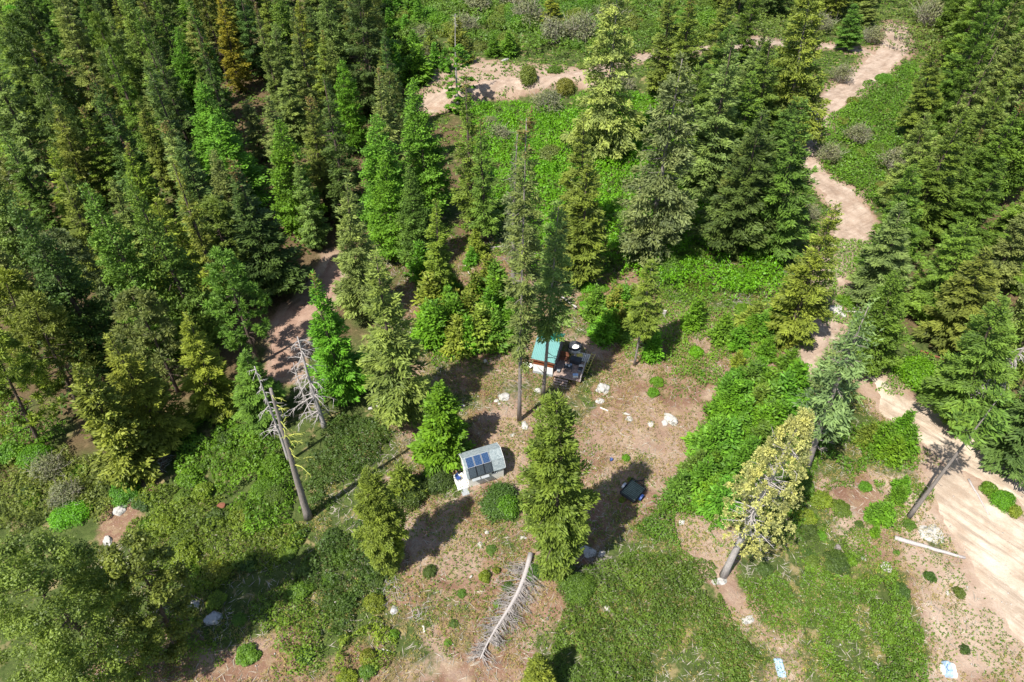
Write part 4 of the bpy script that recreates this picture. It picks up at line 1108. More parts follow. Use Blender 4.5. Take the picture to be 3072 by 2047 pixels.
scatter(gp([(1040, 560), (1330, 560), (1330, 700), (1180, 690), (960, 720)]), 2.8, 0.45, shr((0.4, 1.3), S3), 33, 0.6, rb)
scatter(gp([(1860, 600), (2010, 600), (2030, 740), (1960, 790), (1880, 760)]), 2.6, 0.6, shr((0.5, 1.6), S3), 34, 0.6, rb)
scatter(gp([(1900, 1100), (2100, 1080), (2110, 1230), (2060, 1330), (1850, 1290)]), 2.6, 0.5, shr((0.4, 1.3), S2), 35, 0.6, rb)
scatter(gp([(880, 1340), (1220, 1260), (1260, 1568), (900, 1568)]), 2.2, 0.24, shr((0.25, 0.8), S2), 36, 0.6, rb)
scatter(gp([(1700, 1200), (1760, 1200), (1760, 1320), (1690, 1330)]), 2.2, 0.6, shr((0.4, 1.0), S2), 37, 0.6, rb)
scatter(gp([(0, 960), (180, 1000), (300, 1100), (300, 1220), (120, 1200), (0, 1160)]), 3.5, 0.8, shr((0.9, 2.2), S3), 38, 1.0, rb)
scatter(gp([(880, -20), (1640, -20), (1640, 100), (1300, 140), (1080, 110), (960, 120), (900, 200)]), 5.5, 0.8, shr((1.8, 4.0), [(CE, 'green'), (OL, 'olive'), (VG, 'bright green'), (BR, 'mid green')]), 39, 1.5, rb)
scatter(gp([(1880, 270), (2000, 190), (2090, 140), (2050, 330), (2040, 460), (1960, 460), (1890, 400)]), 4.8, 0.6, shr((0.9, 2.2), [(CE, 'green'), (OL, 'olive'), (BR, 'mid green')]), 40, 1.5, rb)
scatter(gp([(0, 0), (60, -20), (100, 60), (60, 110), (0, 80)]), 6, 0.8, shr((1.2, 2.4), [(LM, 'vivid green'), (YG, 'yellow green')]), 41, 1.5, rb)
scatter(gp([(-20, 260), (20, 300), (70, 520), (40, 660), (-20, 700)]), 4.5, 0.8, shr((1.0, 2.2), [(LM, 'vivid green'), (YG, 'yellow green'), (OL, 'olive')]), 42, 1.5, rb)
scatter(gp([(2040, -20), (2353, -20), (2353, 160), (2250, 130), (2160, 60), (2060, 40)]), 7, 0.7, shr((1.2, 2.4), [(CE, 'green'), (OL, 'olive')]), 43, 2, rb)

SH_L = [((0.10, 0.2, 0.022), 'bright green'), (CE, 'green'), (CY_, 'yellow green'), (CD, 'dark green'), ((0.12, 0.2, 0.03), 'light green')]
for i_, (pp_, sp_, rr_) in enumerate([([(370, 1020), (450, 960), (600, 980), (680, 1040), (690, 1200), (500, 1200)], 2.6, (0.9, 1.9)),
        ([(60, 1060), (200, 1015), (290, 1090), (250, 1195), (60, 1160)], 3.0, (0.9, 2.0)),
        ([(320, 1130), (480, 1125), (700, 1220), (640, 1340), (480, 1380), (380, 1380), (300, 1290)], 2.6, (0.7, 1.6)),
        ([(700, 1240), (840, 1200), (920, 1340), (850, 1410), (720, 1430)], 2.4, (0.7, 1.5)),
        ([(480, 1380), (720, 1360), (740, 1520), (600, 1560)], 3.2, (0.6, 1.4)),
        ([(760, 1480), (880, 1420), (905, 1480), (860, 1568), (740, 1568)], 2.2, (0.6, 1.2)),
        ([(1750, 1080), (1900, 1090), (1960, 1330), (1780, 1300)], 2.8, (0.6, 1.4)), ([(1950, 1330), (2080, 1320), (2110, 1480), (2000, 1500)], 2.4, (0.5, 1.1))]):
    scatter(gp(pp_), sp_, 0.62, shr(rr_, SH_L), 60 + i_, 0.9, rb)
SH_M = [(LM, 'vivid green'), (BR, 'mid green'), (VG, 'bright green'), ((0.13, 0.2, 0.05), 'pale green'), (CE, 'green')]
scatter(gp([(1070, 240), (1340, 215), (1620, 225), (1640, 420), (1790, 590), (1790, 680), (1640, 690), (1370, 610), (1230, 590), (1090, 430)]), 4.4, 0.66, shr((1.3, 3.0), SH_M), 71, 1.2, rb)
scatter(gp([(1000, 195), (1300, 160), (1640, 100), (1900, 80), (1900, 96), (1640, 125), (1300, 200), (1100, 225)]), 4.0, 0.7, shr((0.8, 1.8), SH_M), 72, 1.2, rb)

# ------------------------------------------------------------------ uncountable cover: thickets, grass, twigs
HOLES = [[(1250,175),(1400,172),(1700,192),(1840,208),(1840,246),(1600,234),(1400,246),(1290,285)], [(2055,1870),(2080,1875),(2115,1940),(2165,2000),(2180,2080),(1950,2080),(1958,1955),(2040,1935)],
 [(2140,1715),(2200,1700),(2275,1720),(2225,1760),(2215,1800),(2265,1870),(2330,1930),(2440,1895),(2470,1925),(2425,1965),(2450,2080),(2280,2080),(2290,2000),(2255,1930),(2195,1850),(2165,1790)],
 [(1785,1808),(1895,1825),(1885,1850),(1800,1842)], [(2020,1555),(2130,1565),(2150,1640),(2040,1665),(2022,1620)],
 [(1050,1485),(1090,1500),(945,1645),(900,1725),(800,1785),(765,1740),(850,1690),(930,1605),(960,1560)],
 [(605,1400),(640,1420),(660,1480),(640,1500),(620,1450)], [(660,1500),(690,1505),(685,1550),(655,1545)]]
HOLES = [np.array([(at(*p).x, at(*p).y) for p in h]) for h in HOLES]
def thicket(name, poly, hgt, dens, leaf, col, label, seed=1, lump=1.6, ragged=1.2, gap=0.0):
    hgt *= 1.35; lump *= 1.5; ragged *= 1.35; gap = max(gap, 0.30)
    rg = np.random.default_rng(seed); x0, x1, y0, y1 = bb(poly, 1.5)
    n = int((x1 - x0) * (y1 - y0) * dens)
    x = rg.uniform(x0, x1, n); y = rg.uniform(y0, y1, n)
    # only where the ground is inside the wider field of the photograph
    d = poly_sd(x, y, poly) + (fbm(x, y, 3.0, seed) - 0.5) * 2.6 * ragged + (fbm(x, y, 0.8, seed + 3) - 0.5) * 0.8 * ragged
    hole = fbm(x, y, 2.6, seed + 9)
    for hp in HOLES: d = np.minimum(d, 0.2 - poly_sd(x, y, hp) + (fbm(x, y, 1.5, 91) - 0.5) * 1.4)
    k = (d > 0) & (hole > gap)
    x, y, d = x[k], y[k], d[k]; n = len(x)
    def dome(x, y, c, sd_):
        best = np.zeros(np.shape(x)); cid = np.zeros(np.shape(x)); ix = np.floor(x / c); iy = np.floor(y / c)
        for ox in (-1, 0, 1):
            for oy in (-1, 0, 1):
                jx, jy = ix + ox, iy + oy
                px = (jx + _hash(jx, jy, sd_)) * c; py = (jy + _hash(jx, jy, sd_ + 1)) * c
                r = c * (0.62 + 0.38 * _hash(jx, jy, sd_ + 2)); q = ((x - px) ** 2 + (y - py) ** 2) / r ** 2
                h = np.sqrt(np.clip(1 - q, 0, 1)) * (0.55 + 0.45 * _hash(jx, jy, sd_ + 3))
                cid = np.where(h > best, _hash(jx, jy, sd_ + 4), cid); best = np.maximum(best, h)
        return best, cid
    def hf(x, y):
        return 0.02 + 0.55 * dome(x, y, lump, seed)[0] + (0.24 / hgt + 0.2) * dome(x, y, max(0.42, leaf[0] * 4.5), seed + 7)[0]
    e = np.clip(d / 1.0, 0, 1) ** 0.5
    H = hgt * e * hf(x, y)
    ep = 0.06
    gxn = (hf(x + ep, y) - hf(x - ep, y)) / (2 * ep) * hgt; gyn = (hf(x, y + ep) - hf(x, y - ep)) / (2 * ep) * hgt
    z = ground(x, y) + H - rg.random(n) ** 2.2 * np.minimum(0.45, H) - 0.02
    P = np.stack([x, y, z], -1)
    nr = unit(np.stack([-gxn, -gyn, np.ones(n)], -1) + rg.normal(0, 0.36, (n, 3)))
    U = unit(np.cross(nr, rg.normal(0, 1, (n, 3)))); W = np.cross(nr, U)
    s = rg.uniform(0.65, 1.4, n)[:, None]
    kk = (H > 0.13 * hgt) | (rg.random(n) < 0.25); P, U, W, s, x, y = P[kk], U[kk], W[kk], s[kk], x[kk], y[kk]; n = len(x)
    V = diamonds(P, U * leaf[0] * s, W * leaf[1] * s)
    t = np.clip(0.3 * fbm(x, y, 3.5, seed + 20) + 0.30 * dome(x, y, lump, seed)[1] + 0.25 * dome(x, y, max(0.42, leaf[0] * 4.5), seed + 7)[1] + 0.3 * rg.random(n) - 0.06, 0, 1)
    o = link(name, np_mesh(name, V, 4, tint4(t)), M['leaves']); o.color = (*col, 1)
    tag(o, label, 'shrubs', kind='stuff')
TH = 'shrub_thicket'
thicket(TH, FILL_W, 1.0, 4.5, (0.26, 0.17), (0.07, 0.125, 0.02), 'dark undergrowth on the floor of the west forest', 130, 2.5, 1.5, 0.3)
thicket(TH, FILL_E, 1.0, 4.5, (0.26, 0.17), (0.08, 0.14, 0.022), 'undergrowth on the floor of the east forest', 131, 2.5, 1.5, 0.3)
thicket(TH, gp([(1060, 235), (1180, 222), (1340, 215), (1480, 200), (1620, 225), (1640, 420), (1720, 520), (1790, 590), (1800, 680), (1690, 690), (1640, 700), (1500, 660), (1370, 610), (1240, 590), (1200, 500), (1090, 430), (1070, 320)]), 2.6, 44, (0.13, 0.09), (0.11, 0.275, 0.012), 'vivid green leafy thicket filling the middle between the tall firs', 101, 3.0, 1.4, 0.25)
thicket(TH, gp([(880, -60), (1640, -60), (1640, 100), (1400, 138), (1230, 138), (1080, 115), (960, 130), (940, 230), (880, 220), (860, 60)]), 2.4, 15, (0.2, 0.13), (0.10, 0.185, 0.03), 'mixed green shrubs above the upper track', 102, 3.2, 1.5, 0.36)
thicket(TH, gp([(1890, 290), (1950, 235), (2060, 150), (2110, 150), (2080, 330), (2040, 400), (2040, 470), (1990, 470), (1900, 400), (1870, 350)]), 1.0, 32, (0.15, 0.1), (0.095, 0.2, 0.02), 'low green brush inside the bend of the winding road', 103, 2.4, 1.2, 0.3)
thicket(TH, MEADOW_NW, 1.5, 16, (0.2, 0.13), (0.15, 0.25, 0.03), 'bright meadow brush along the left edge', 104, 3.0, 1.2, 0.3)
thicket(TH, gp([(700, 1000), (780, 962), (870, 962), (908, 1010), (890, 1050), (800, 1110), (720, 1175), (690, 1100)]), 1.3, 130, (0.085, 0.06), CD, 'dark glossy shrub mat right of the lichen covered snag', 105, 1.3)
thicket(TH, gp([(370, 1020), (450, 960), (600, 980), (680, 1040), (700, 1180), (690, 1230), (560, 1230), (500, 1180), (480, 1120), (390, 1080)]), 1.5, 100, (0.1, 0.065), (0.105, 0.215, 0.02), 'lush green shrubs left of the lichen covered snag', 106, 1.6, 1.3, 0.22)
thicket(TH, gp([(-120, 1080), (60, 1050), (200, 1015), (290, 1090), (300, 1130), (250, 1195), (130, 1205), (-120, 1230)]), 1.2, 90, (0.1, 0.065), (0.135, 0.175, 0.04), 'olive shrub mat left of the white rock gully', 107, 1.6)
thicket(TH, gp([(320, 1130), (480, 1125), (560, 1210), (700, 1220), (700, 1300), (640, 1340), (560, 1310), (480, 1380), (380, 1380), (300, 1290), (300, 1180)]), 1.1, 110, (0.09, 0.06), (0.135, 0.2, 0.028), 'yellow green low shrubs in the lower left', 108, 1.4, 1.3, 0.25)
thicket(TH, gp([(690, 1230), (840, 1200), (900, 1275), (920, 1340), (850, 1410), (800, 1480), (720, 1430), (680, 1340)]), 1.2, 120, (0.085, 0.06), CD, 'dark green shrub mat left of the bottom clearing', 109, 1.3)
thicket(TH, gp([(480, 1370), (600, 1350), (720, 1360), (770, 1400), (740, 1520), (690, 1568), (600, 1560), (560, 1450)]), 0.9, 80, (0.09, 0.06), (0.11, 0.19, 0.024), 'green shrubs in the shade of the huge corner tree', 110, 1.4, 1.6, 0.42)
thicket(TH, gp([(760, 1480), (830, 1420), (880, 1420), (905, 1480), (860, 1568), (840, 1620), (730, 1620)]), 1.2, 110, (0.09, 0.055), (0.16, 0.235, 0.03), 'light yellow green brush at the bottom left of the clearing', 111, 1.4)
thicket(TH, gp([(1340, 1300), (1450, 1255), (1640, 1285), (1685, 1370), (1700, 1420), (1775, 1500), (1720, 1640), (1265, 1640), (1262, 1490), (1300, 1400)]), 0.9, 150, (0.075, 0.05), CE, 'dense dark green shrub mat right of the fallen tree', 112, 1.0, 0.7, 0.33)
thicket(TH, gp([(1700, 1350), (1800, 1300), (1900, 1300), (1960, 1340), (2060, 1300), (2100, 1430), (2135, 1520), (2140, 1640), (1880, 1640), (1860, 1500), (1800, 1470), (1740, 1430)]), 0.9, 150, (0.075, 0.05), (0.100, 0.190, 0.022), 'dense green shrub mat beside the bare slope at lower right', 113, 1.1, 0.8, 0.34)
thicket(TH, gp([(1450, 1215), (1520, 1150), (1640, 1180), (1655, 1260), (1500, 1265)]), 1.1, 120, (0.085, 0.055), (0.085, 0.175, 0.02), 'green shrub mat below the row of young conifers', 114, 1.2)
thicket(TH, gp([(1700, 1060), (1860, 1080), (1900, 1180), (1870, 1260), (1780, 1290), (1740, 1180)]), 1.1, 100, (0.09, 0.06), (0.08, 0.165, 0.02), 'shaded green brush behind the dying fir', 115, 1.3, 1.3, 0.3)
thicket(TH, gp([(1850, 900), (1960, 960), (2040, 960), (2110, 1030), (2100, 1060), (1960, 1090), (1860, 1080), (1780, 1000)]), 1.0, 80, (0.1, 0.065), (0.095, 0.2, 0.02), 'bright green brush beside the gravel road', 116, 1.5, 1.3, 0.34)
thicket(TH, gp([(0, 880), (60, 930), (150, 1000), (120, 1060), (0, 1090), (-60, 1000)]), 1.6, 60, (0.12, 0.08), (0.1, 0.21, 0.02), 'green brush under the pines at the left edge', 117, 1.8)
thicket(TH, gp([(1650, 900), (1720, 880), (1800, 900), (1835, 945), (1725, 1060), (1660, 1185), (1550, 1190), (1520, 1150), (1590, 1080), (1640, 1000)]), 1.3, 80, (0.1, 0.065), (0.085, 0.19, 0.022), 'dense green brush under the diagonal row of young conifers', 132, 1.5, 1.0)
thicket(TH, gp([(960, 750), (1180, 690), (1200, 800), (1000, 830)]), 0.7, 60, (0.11, 0.07), VG, 'leafy undergrowth between the young conifers', 118, 1.5, 1.4, 0.3)
thicket(TH, gp([(1340, 620), (1560, 640), (1720, 710), (1870, 690), (1850, 880), (1640, 890), (1480, 830), (1350, 790)]), 0.55, 70, (0.1, 0.065), (0.115, 0.225, 0.025), 'patchy low green plants across the ground right of the cabin', 119, 1.2, 1.8, 0.48)
thicket(TH, gp([(1880, 560), (2020, 560), (2060, 760), (2180, 780), (2160, 900), (2040, 900), (1960, 800), (1890, 740)]), 0.6, 50, (0.11, 0.07), (0.115, 0.225, 0.03), 'low green plants between the dirt road and the east forest', 120, 1.3, 1.6, 0.42)
thicket(TH, gp([(1900, 1090), (2100, 1080), (2130, 1230), (2060, 1330), (1850, 1300)]), 0.5, 80, (0.085, 0.055), (0.105, 0.19, 0.024), 'patchy green brush around the bare soil at lower right', 121, 1.1, 1.8, 0.52)
thicket(TH, gp([(340, 1380), (470, 1400), (560, 1500), (560, 1568), (420, 1568), (330, 1500)]), 0.8, 80, (0.09, 0.06), (0.13, 0.21, 0.03), 'light green brush around the leaning leafy tree', 122, 1.3, 1.6, 0.4)
thicket(TH, gp([(1640, -60), (2060, -60), (2160, 60), (2353, 120), (2353, 220), (2100, 140), (1990, 90), (1700, 85)]), 1.6, 10, (0.22, 0.15), (0.11, 0.165, 0.04), 'olive brush along the top right edge', 123, 3.0, 1.6, 0.4)

def litter(name, poly, dens, size, cols_mat, col, label, seed, flat=True, patch=(0.4, 7)):
    rg = np.random.default_rng(seed); x0, x1, y0, y1 = bb(poly, 0)
    n = int((x1 - x0) * (y1 - y0) * dens); x = rg.uniform(x0, x1, n); y = rg.uniform(y0, y1, n)
    rl = np.maximum.reduce([line_sd(x, y, ROAD_W, ROAD_WW), line_sd(x, y, ROAD_T, ROAD_TW), line_sd(x, y, ROAD_E, ROAD_EW), line_sd(x, y, ROAD_L, ROAD_LW), poly_sd(x, y, PAD)]) + (fbm(x, y, 2, 5) - .5) * 2.4
    k = (rl < -0.3) & (poly_sd(x, y, poly) > 0) & (fbm(x, y, patch[1], seed, 4) + rg.random(n) * 0.12 > patch[0]); x, y = x[k], y[k]; n = len(x)
    if not flat:      # tufts: several leaves per spot
        m = 5; x = np.repeat(x, m) + rg.normal(0, size[0] * 0.9, n * m); y = np.repeat(y, m) + rg.normal(0, size[0] * 0.9, n * m); n *= m
    a = rg.uniform(0, 6.283, n)
    if flat: U = np.stack([np.cos(a), np.sin(a), rg.normal(0, 0.12, n)], -1); W = np.stack([-np.sin(a), np.cos(a), rg.normal(0, 0.5, n)], -1); z = 0.05
    else:
        nr = unit(np.array([0, 0, 1.0]) + rg.normal(0, 0.5, (n, 3))); U = unit(np.cross(nr, rg.normal(0, 1, (n, 3)))); W = np.cross(nr, U); z = rg.uniform(0.03, 0.28, n)
    s = rg.uniform(0.5, 1.6, n)[:, None]
    P = np.stack([x, y, ground(x, y) + z + (fbm(x, y, 1.6, 9) - 0.5) * 0.10], -1)
    V = diamonds(P, U * size[0] * s, W * size[1] * s)
    o = link(name, np_mesh(name, V, 4, tint4(rg.random(n))), cols_mat); o.color = (*col, 1); tag(o, label, 'ground cover', kind='stuff')
WHOLE = gp([(860, 540), (1700, 540), (1900, 700), (1960, 900), (2353, 1100), (2353, 1640), (200, 1640), (200, 1250), (700, 1200), (880, 900)])
litter('fallen_twigs', WHOLE, 5.0, (0.36, 0.02), M['twig'], (1, 1, 1), 'fallen twigs and dry grass stems across the clearings', 201, True, (0.40, 5))
litter('ground_plants', WHOLE, 14.0, (0.055, 0.03), M['leaves'], (0.12, 0.2, 0.03), 'small green weeds dotting the bare soil', 202, False, (0.56, 3.5))
litter('dry_grass', WHOLE, 14.0, (0.09, 0.018), M['leaves'], (0.27, 0.235, 0.10), 'dry tan grass tufts dotting the bare soil', 203, False, (0.53, 2.8))
FARG = gp([(700, -60), (2353, -60), (2353, 300), (2060, 560), (1900, 620), (1500, 700), (1000, 560), (880, 200)])
litter('meadow_plants', FARG, 2.2, (0.17, 0.09), M['leaves'], (0.10, 0.19, 0.025), 'green weeds between the trees and along the upper track', 204, False, (0.42, 5))
def stones():
    rg = np.random.default_rng(7); x0, x1, y0, y1 = bb(WHOLE, 0); n = int((x1 - x0) * (y1 - y0) * 0.9)
    x = rg.uniform(x0, x1, n); y = rg.uniform(y0, y1, n); k = (poly_sd(x, y, WHOLE) > 0) & (fbm(x, y, 6, 88) > 0.45); x, y = x[k], y[k]; n = len(x)
    r = 0.03 + 0.09 * rg.random(n) ** 3; O = np.array([[1, 0, 0], [0, 1, 0], [-1, 0, 0], [0, -1, 0], [0, 0, 1], [0, 0, -1]], float)
    P = np.stack([x, y, ground(x, y) + 0.06], -1)[:, None] + O[None] * r[:, None, None] * rg.uniform(0.5, 1.3, (n, 6, 1)) * np.array([1, 1, 0.7])
    F_ = np.array([[0, 1, 4], [1, 2, 4], [2, 3, 4], [3, 0, 4], [1, 0, 5], [2, 1, 5], [3, 2, 5], [0, 3, 5]])
    o = link('loose_stones', np_mesh('loose_stones', P.reshape(-1, 3), 3, None, (np.arange(n)[:, None, None] * 6 + F_[None]).reshape(-1, 3)), M['white_rock'])
    tag(o, 'small pale stones scattered over the clearings', 'stones', kind='stuff')
stones()
def brush_pile(p, r, label, seed, mat='dead_wood', n=26):
    g = at(*p); rg = random.Random(seed); mb = MB()
    for i in range(n):
        a = rg.uniform(0, 6.28); q = Vector((rg.uniform(-r, r) * .6, rg.uniform(-r, r) * .6, 0.1))
        dead_limb(mb, q, Vector((math.cos(a), math.sin(a), rg.uniform(-.05, .35))), r * rg.uniform(.6, 1.3), 0.025, rg, 1, -0.08)
    o = mb.build('brush_pile', M[mat]); o.location = g; tag(o, label, 'brush pile')
brush_pile((1780, 1690), 1.6, 'dark tangle of dead branches below the dense fir', 1, 'grey_bark', 34)
brush_pile((1165, 1775), 1.5, 'pale heap of dead branches at the left of the bottom clearing', 2)
brush_pile((1258, 1848), 1.2, 'pale dead branches above the bottom edge of the clearing', 3)
brush_pile((1185, 1625), 1.3, 'grey dead branches under the small yellow green fir', 4)
brush_pile((905, 1790), 1.6, 'shaded heap of dead branches left of the dark shrub mat', 5, 'grey_bark')
brush_pile((1165, 1610), 0.9, 'small root tangle right of the small yellow green fir', 6, 'grey_bark')
brush_pile((2565, 920), 1.4, 'dead branches beside the smaller white boulder', 7)
brush_pile((2215, 900), 1.6, 'dead branches on the pinkish ground right of the small spruce', 8)
brush_pile((480, 1390), 1.2, 'pale branches at the foot of the dark edge fir', 9, 'pale_wood')
brush_pile((1450, 730), 1.6, 'grey branches scattered at the foot of the green spruce', 10)

# ------------------------------------------------------------------ solar shed
def frame_at(p, q):
    a, b = at(*p), at(*q); d = b - a; z = min(a.z, b.z)
    return Vector((a.x, a.y, z)), math.atan2(d.y, d.x), math.hypot(d.x, d.y)
o_, ang, W_ = frame_at((1407, 1464), (1513, 1431))
sh_ = empty('solar_shed', o_, ang); tag(sh_, 'small white gambrel roofed shed with solar panels on its grey roof', 'shed')
DP = 3.1; EV = 1.8; B1 = (0.55, 2.62); RG = (DP / 2, 3.12); B2 = (DP - 0.55, 2.62)
mb = MB(); mb.prism([(0.05, 0), (0.05, EV), (B1[0] + .03, B1[1] - .06), (RG[0], RG[1] - .06), (B2[0] - .03, B2[1] - .06), (DP - .05, EV), (DP - .05, 0)], 0.05, W_ - 0.05)
mb.build('wall', M['cream'], sh_)
def slab(mb, a, b, x0, x1, th=0.05, ext=0.0):
    (y0, z0), (y1, z1) = a, b; L = math.hypot(y1 - y0, z1 - z0); ny, nz_ = -(z1 - z0) / L * th, (y1 - y0) / L * th
    uy, uz = (y1 - y0) / L * ext, (z1 - z0) / L * ext; y0 -= uy; z0 -= uz
    pr = [(y0, z0), (y1, z1), (y1 + ny, z1 + nz_), (y0 + ny, z0 + nz_)]
    mb.prism(pr, x0, x1)
rf = MB(); e0 = (0, EV); 
slab(rf, (0, EV), B1, -0.12, W_ + 0.12, 0.06, 0.12); slab(rf, B1, RG, -0.12, W_ + 0.12, 0.06)
slab(rf, RG, B2, -0.12, W_ + 0.12, 0.06); 
rf.prism([(B2[0], B2[1] + .06), (B2[0], B2[1]), (DP, EV), (DP + .12, EV - .15), (DP + .17, EV - .12)], -0.12, W_ + 0.12)
roof = rf.build('roof', M['shingles'], sh_)
tr_ = MB()
for xx in (-0.15, W_ + 0.12):
    for a, b in (((0, EV), B1), (B1, RG), (RG, B2), (B2, (DP, EV))):
        tr_.bar((xx + .015, a[0], a[1] + .0), (xx + .015, b[0], b[1] + .0), 0.03, 0.14)
tr_.build('roof_trim', M['white_paint'], sh_)
def panel(a, b, x0, x1, v0, v1, lift, name, mat, fr):
    (y0, z0), (y1, z1) = a, b; L = math.hypot(y1 - y0, z1 - z0); an = math.atan2(z1 - z0, y1 - y0)
    p = empty(name, (0, y0, z0)); p.parent = sh_; p.rotation_euler = (an, 0, 0)
    m1 = MB(); t = 0.035
    for (u0, u1, w0, w1) in ((x0, x1, v0, v0 + t), (x0, x1, v1 - t, v1), (x0, x0 + t, v0 + t, v1 - t), (x1 - t, x1, v0 + t, v1 - t)):
        m1.box(u0, u1, w0, w1, lift, lift + 0.045)
    m1.build('panel_frame', M[fr], p)
    m2 = MB(); m2.box(x0 + t, x1 - t, v0 + t, v1 - t, lift + 0.005, lift + 0.035); m2.build('cells', M[mat], p)
    m3 = MB(); m3.box(x0 + .1, x0 + .16, v0 + .1, v1 - .1, 0.06, lift); m3.box(x1 - .16, x1 - .1, v0 + .1, v1 - .1, 0.06, lift); m3.build('bracket', M['steel'], p)
for i in range(3):
    x0 = 0.14 + i * 0.84
    panel(B1, RG, x0, x0 + 0.79, -0.04, 1.06, 0.12, 'solar_panel', 'cells', 'steel')
    panel((0, EV), B1, x0, x0 + 0.79, -0.06, 1.02, 0.14, 'solar_panel', 'shaded_cells', 'black')
for i, (x0, c) in enumerate(((0.35, 'glass'), (1.3, 'grey_paint'))):
    m1 = MB(); m1.box(x0, x0 + 0.85, -0.42, -0.02, EV - 0.28, EV - 0.25); o = m1.build('awning_panel', M['grey_paint'], sh_)
def window(x0, x1, z0, z1):
    m1 = MB(); t = 0.04
    for b in ((x0 - t, x1 + t, z0 - t, z0), (x0 - t, x1 + t, z1, z1 + t), (x0 - t, x0, z0, z1), (x1, x1 + t, z0, z1), ((x0 + x1) / 2 - t / 2, (x0 + x1) / 2 + t / 2, z0, z1)):
        m1.box(b[0], b[1], 0.0, 0.05, b[2], b[3])
    w = m1.build('window', M['white_paint'], sh_); m2 = MB(); m2.box(x0, x1, 0.03, 0.049, z0, z1); m2.build('pane', M['glass'], w)
window(0.45, 1.0, 1.05, 1.38); window(2.55, 3.05, 1.2, 1.5)
m1 = MB(); m1.box(0.0, 0.048, 1.15, 1.95, 0.05, 1.95); dr = m1.build('door', M['white_paint'], sh_)
m1 = MB(); m1.tube([(0.0, 1.3, 1.0), (-0.06, 1.3, 1.0), (-0.06, 1.38, 1.0)], 0.015, 6); m1.build('handle', M['steel'], dr)
m1 = MB(); m1.box(-1.15, -0.02, 0.0, 2.0, 0.06, 0.16); m1.box(-1.1, -0.08, 0.06, 0.16, -0.1, 0.06); m1.box(-1.1, -0.08, 1.8, 1.9, -0.1, 0.06)
m1.build('porch', M['white_paint'], sh_)
m1 = MB(); m1.box(-0.9, -0.15, -0.75, -0.02, 0.0, 0.08); m1.build('step', M['grey_paint'], sh_)
m1 = MB(); m1.box(-0.45, -0.08, 2.1, 2.5, 0, 0.8); o = m1.build('generator_box', M['charcoal'], None, bevel=0.03); o.location = o_; o.rotation_euler.z = ang
tag(o, 'dark box standing against the left wall of the solar shed', 'box')
# folding chair and doormat on the porch
def porch_obj(x, y, z=0.16):
    c, s = math.cos(ang), math.sin(ang); return (o_.x + c * x - s * y, o_.y + s * x + c * y, o_.z + z)
ch = empty('folding_chair', porch_obj(-0.75, 1.2), ang + 0.5); tag(ch, 'dark folding chair on the white porch of the shed', 'chair')
m1 = MB(); m1.box(-.22, .22, -.22, .22, .42, .46); m1.build('seat', M['blue'], ch)
m1 = MB(); m1.box(-.22, .22, .2, .24, .5, .9); m1.build('backrest', M['blue'], ch)
for sx in (-.2, .2):
    m1 = MB(); m1.bar((sx, -.22, 0), (sx, .2, .43), .03, .03); m1.build('leg', M['black'], ch)
    m1 = MB(); m1.bar((sx, .25, 0), (sx, -.18, .43), .03, .03); m1.build('leg', M['black'], ch)

# ------------------------------------------------------------------ cabin
ca_, ang2, _ = frame_at((1599, 1118), (1626, 1129))
ang2 = R(-17)
W2, D2 = 2.4, 4.6; EZ = 2.75; RZ = 3.75
cb = empty('cabin', ca_, ang2); tag(cb, 'tiny brown cabin with green metal roof and wooden deck', 'cabin')
m1 = MB(); m1.prism([(0, 0.0), (0, 1.5), (D2, 1.5), (D2, 0.0)], 0, W2); m1.build('lower_wall', M['white_paint'], cb)
m1 = MB(); m1.prism([(0, 1.51), (0, EZ), (D2 / 2, RZ), (D2, EZ), (D2, 1.51)], 0, W2 - 0.0); m1.build('upper_wall', M['siding'], cb)
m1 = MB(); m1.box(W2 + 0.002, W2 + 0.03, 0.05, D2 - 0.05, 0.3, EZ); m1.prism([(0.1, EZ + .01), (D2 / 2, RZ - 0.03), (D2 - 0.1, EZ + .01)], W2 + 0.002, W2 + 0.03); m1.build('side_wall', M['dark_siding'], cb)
m1 = MB()
rg = random.Random(3)
for i in range(9):
    y = 0.3 + i * 0.5; m1.bar((W2 + 0.06, y, 0.6), (W2 + 0.06, y + rg.uniform(.2, .8), EZ + 0.1), 0.07, 0.05)
m1.build('wall_pole', M['dead_wood'], cb)
m1 = MB(); m1.box(-0.02, W2 + 0.0, -0.035, -0.003, 0.0, 0.42); m1.build('skirting', M['grey_paint'], cb)
def metal(name, a, b, x0, x1, mat):
    mm = MB(); slab(mm, a, b, x0, x1, 0.04); 
    L = math.hypot(b[0] - a[0], b[1] - a[1])
    x = x0
    while x < x1 - 0.02:
        ny, nz_ = -(b[1] - a[1]) / L * 0.042, (b[0] - a[0]) / L * 0.042
        mm.prism([(a[0] + ny, a[1] + nz_), (b[0] + ny, b[1] + nz_), (b[0] + 1.7 * ny, b[1] + 1.7 * nz_), (a[0] + 1.7 * ny, a[1] + 1.7 * nz_)], x, x + 0.05); x += 0.2
    return mm.build(name, M[mat], cb)
metal('roof', (-0.3, EZ - 0.12), (D2 / 2, RZ + .03), -0.22, W2 + 0.25, 'sheen_roof')
metal('roof', (D2 / 2, RZ + .03), (D2 + .3, EZ - .12), -0.22, W2 + 0.25, 'green_roof')
m1 = MB(); m1.box(-0.22, W2 + 0.25, -0.33, -0.305, EZ - 0.3, EZ - 0.08); m1.build('fascia', M['brown_wood'], cb)
m1 = MB(); m1.tube([(0.4, D2 - 0.5, 3.0), (0.4, D2 - 0.5, 4.3)], 0.09, 10); ch_ = m1.build('chimney', M['steel'], cb, True)
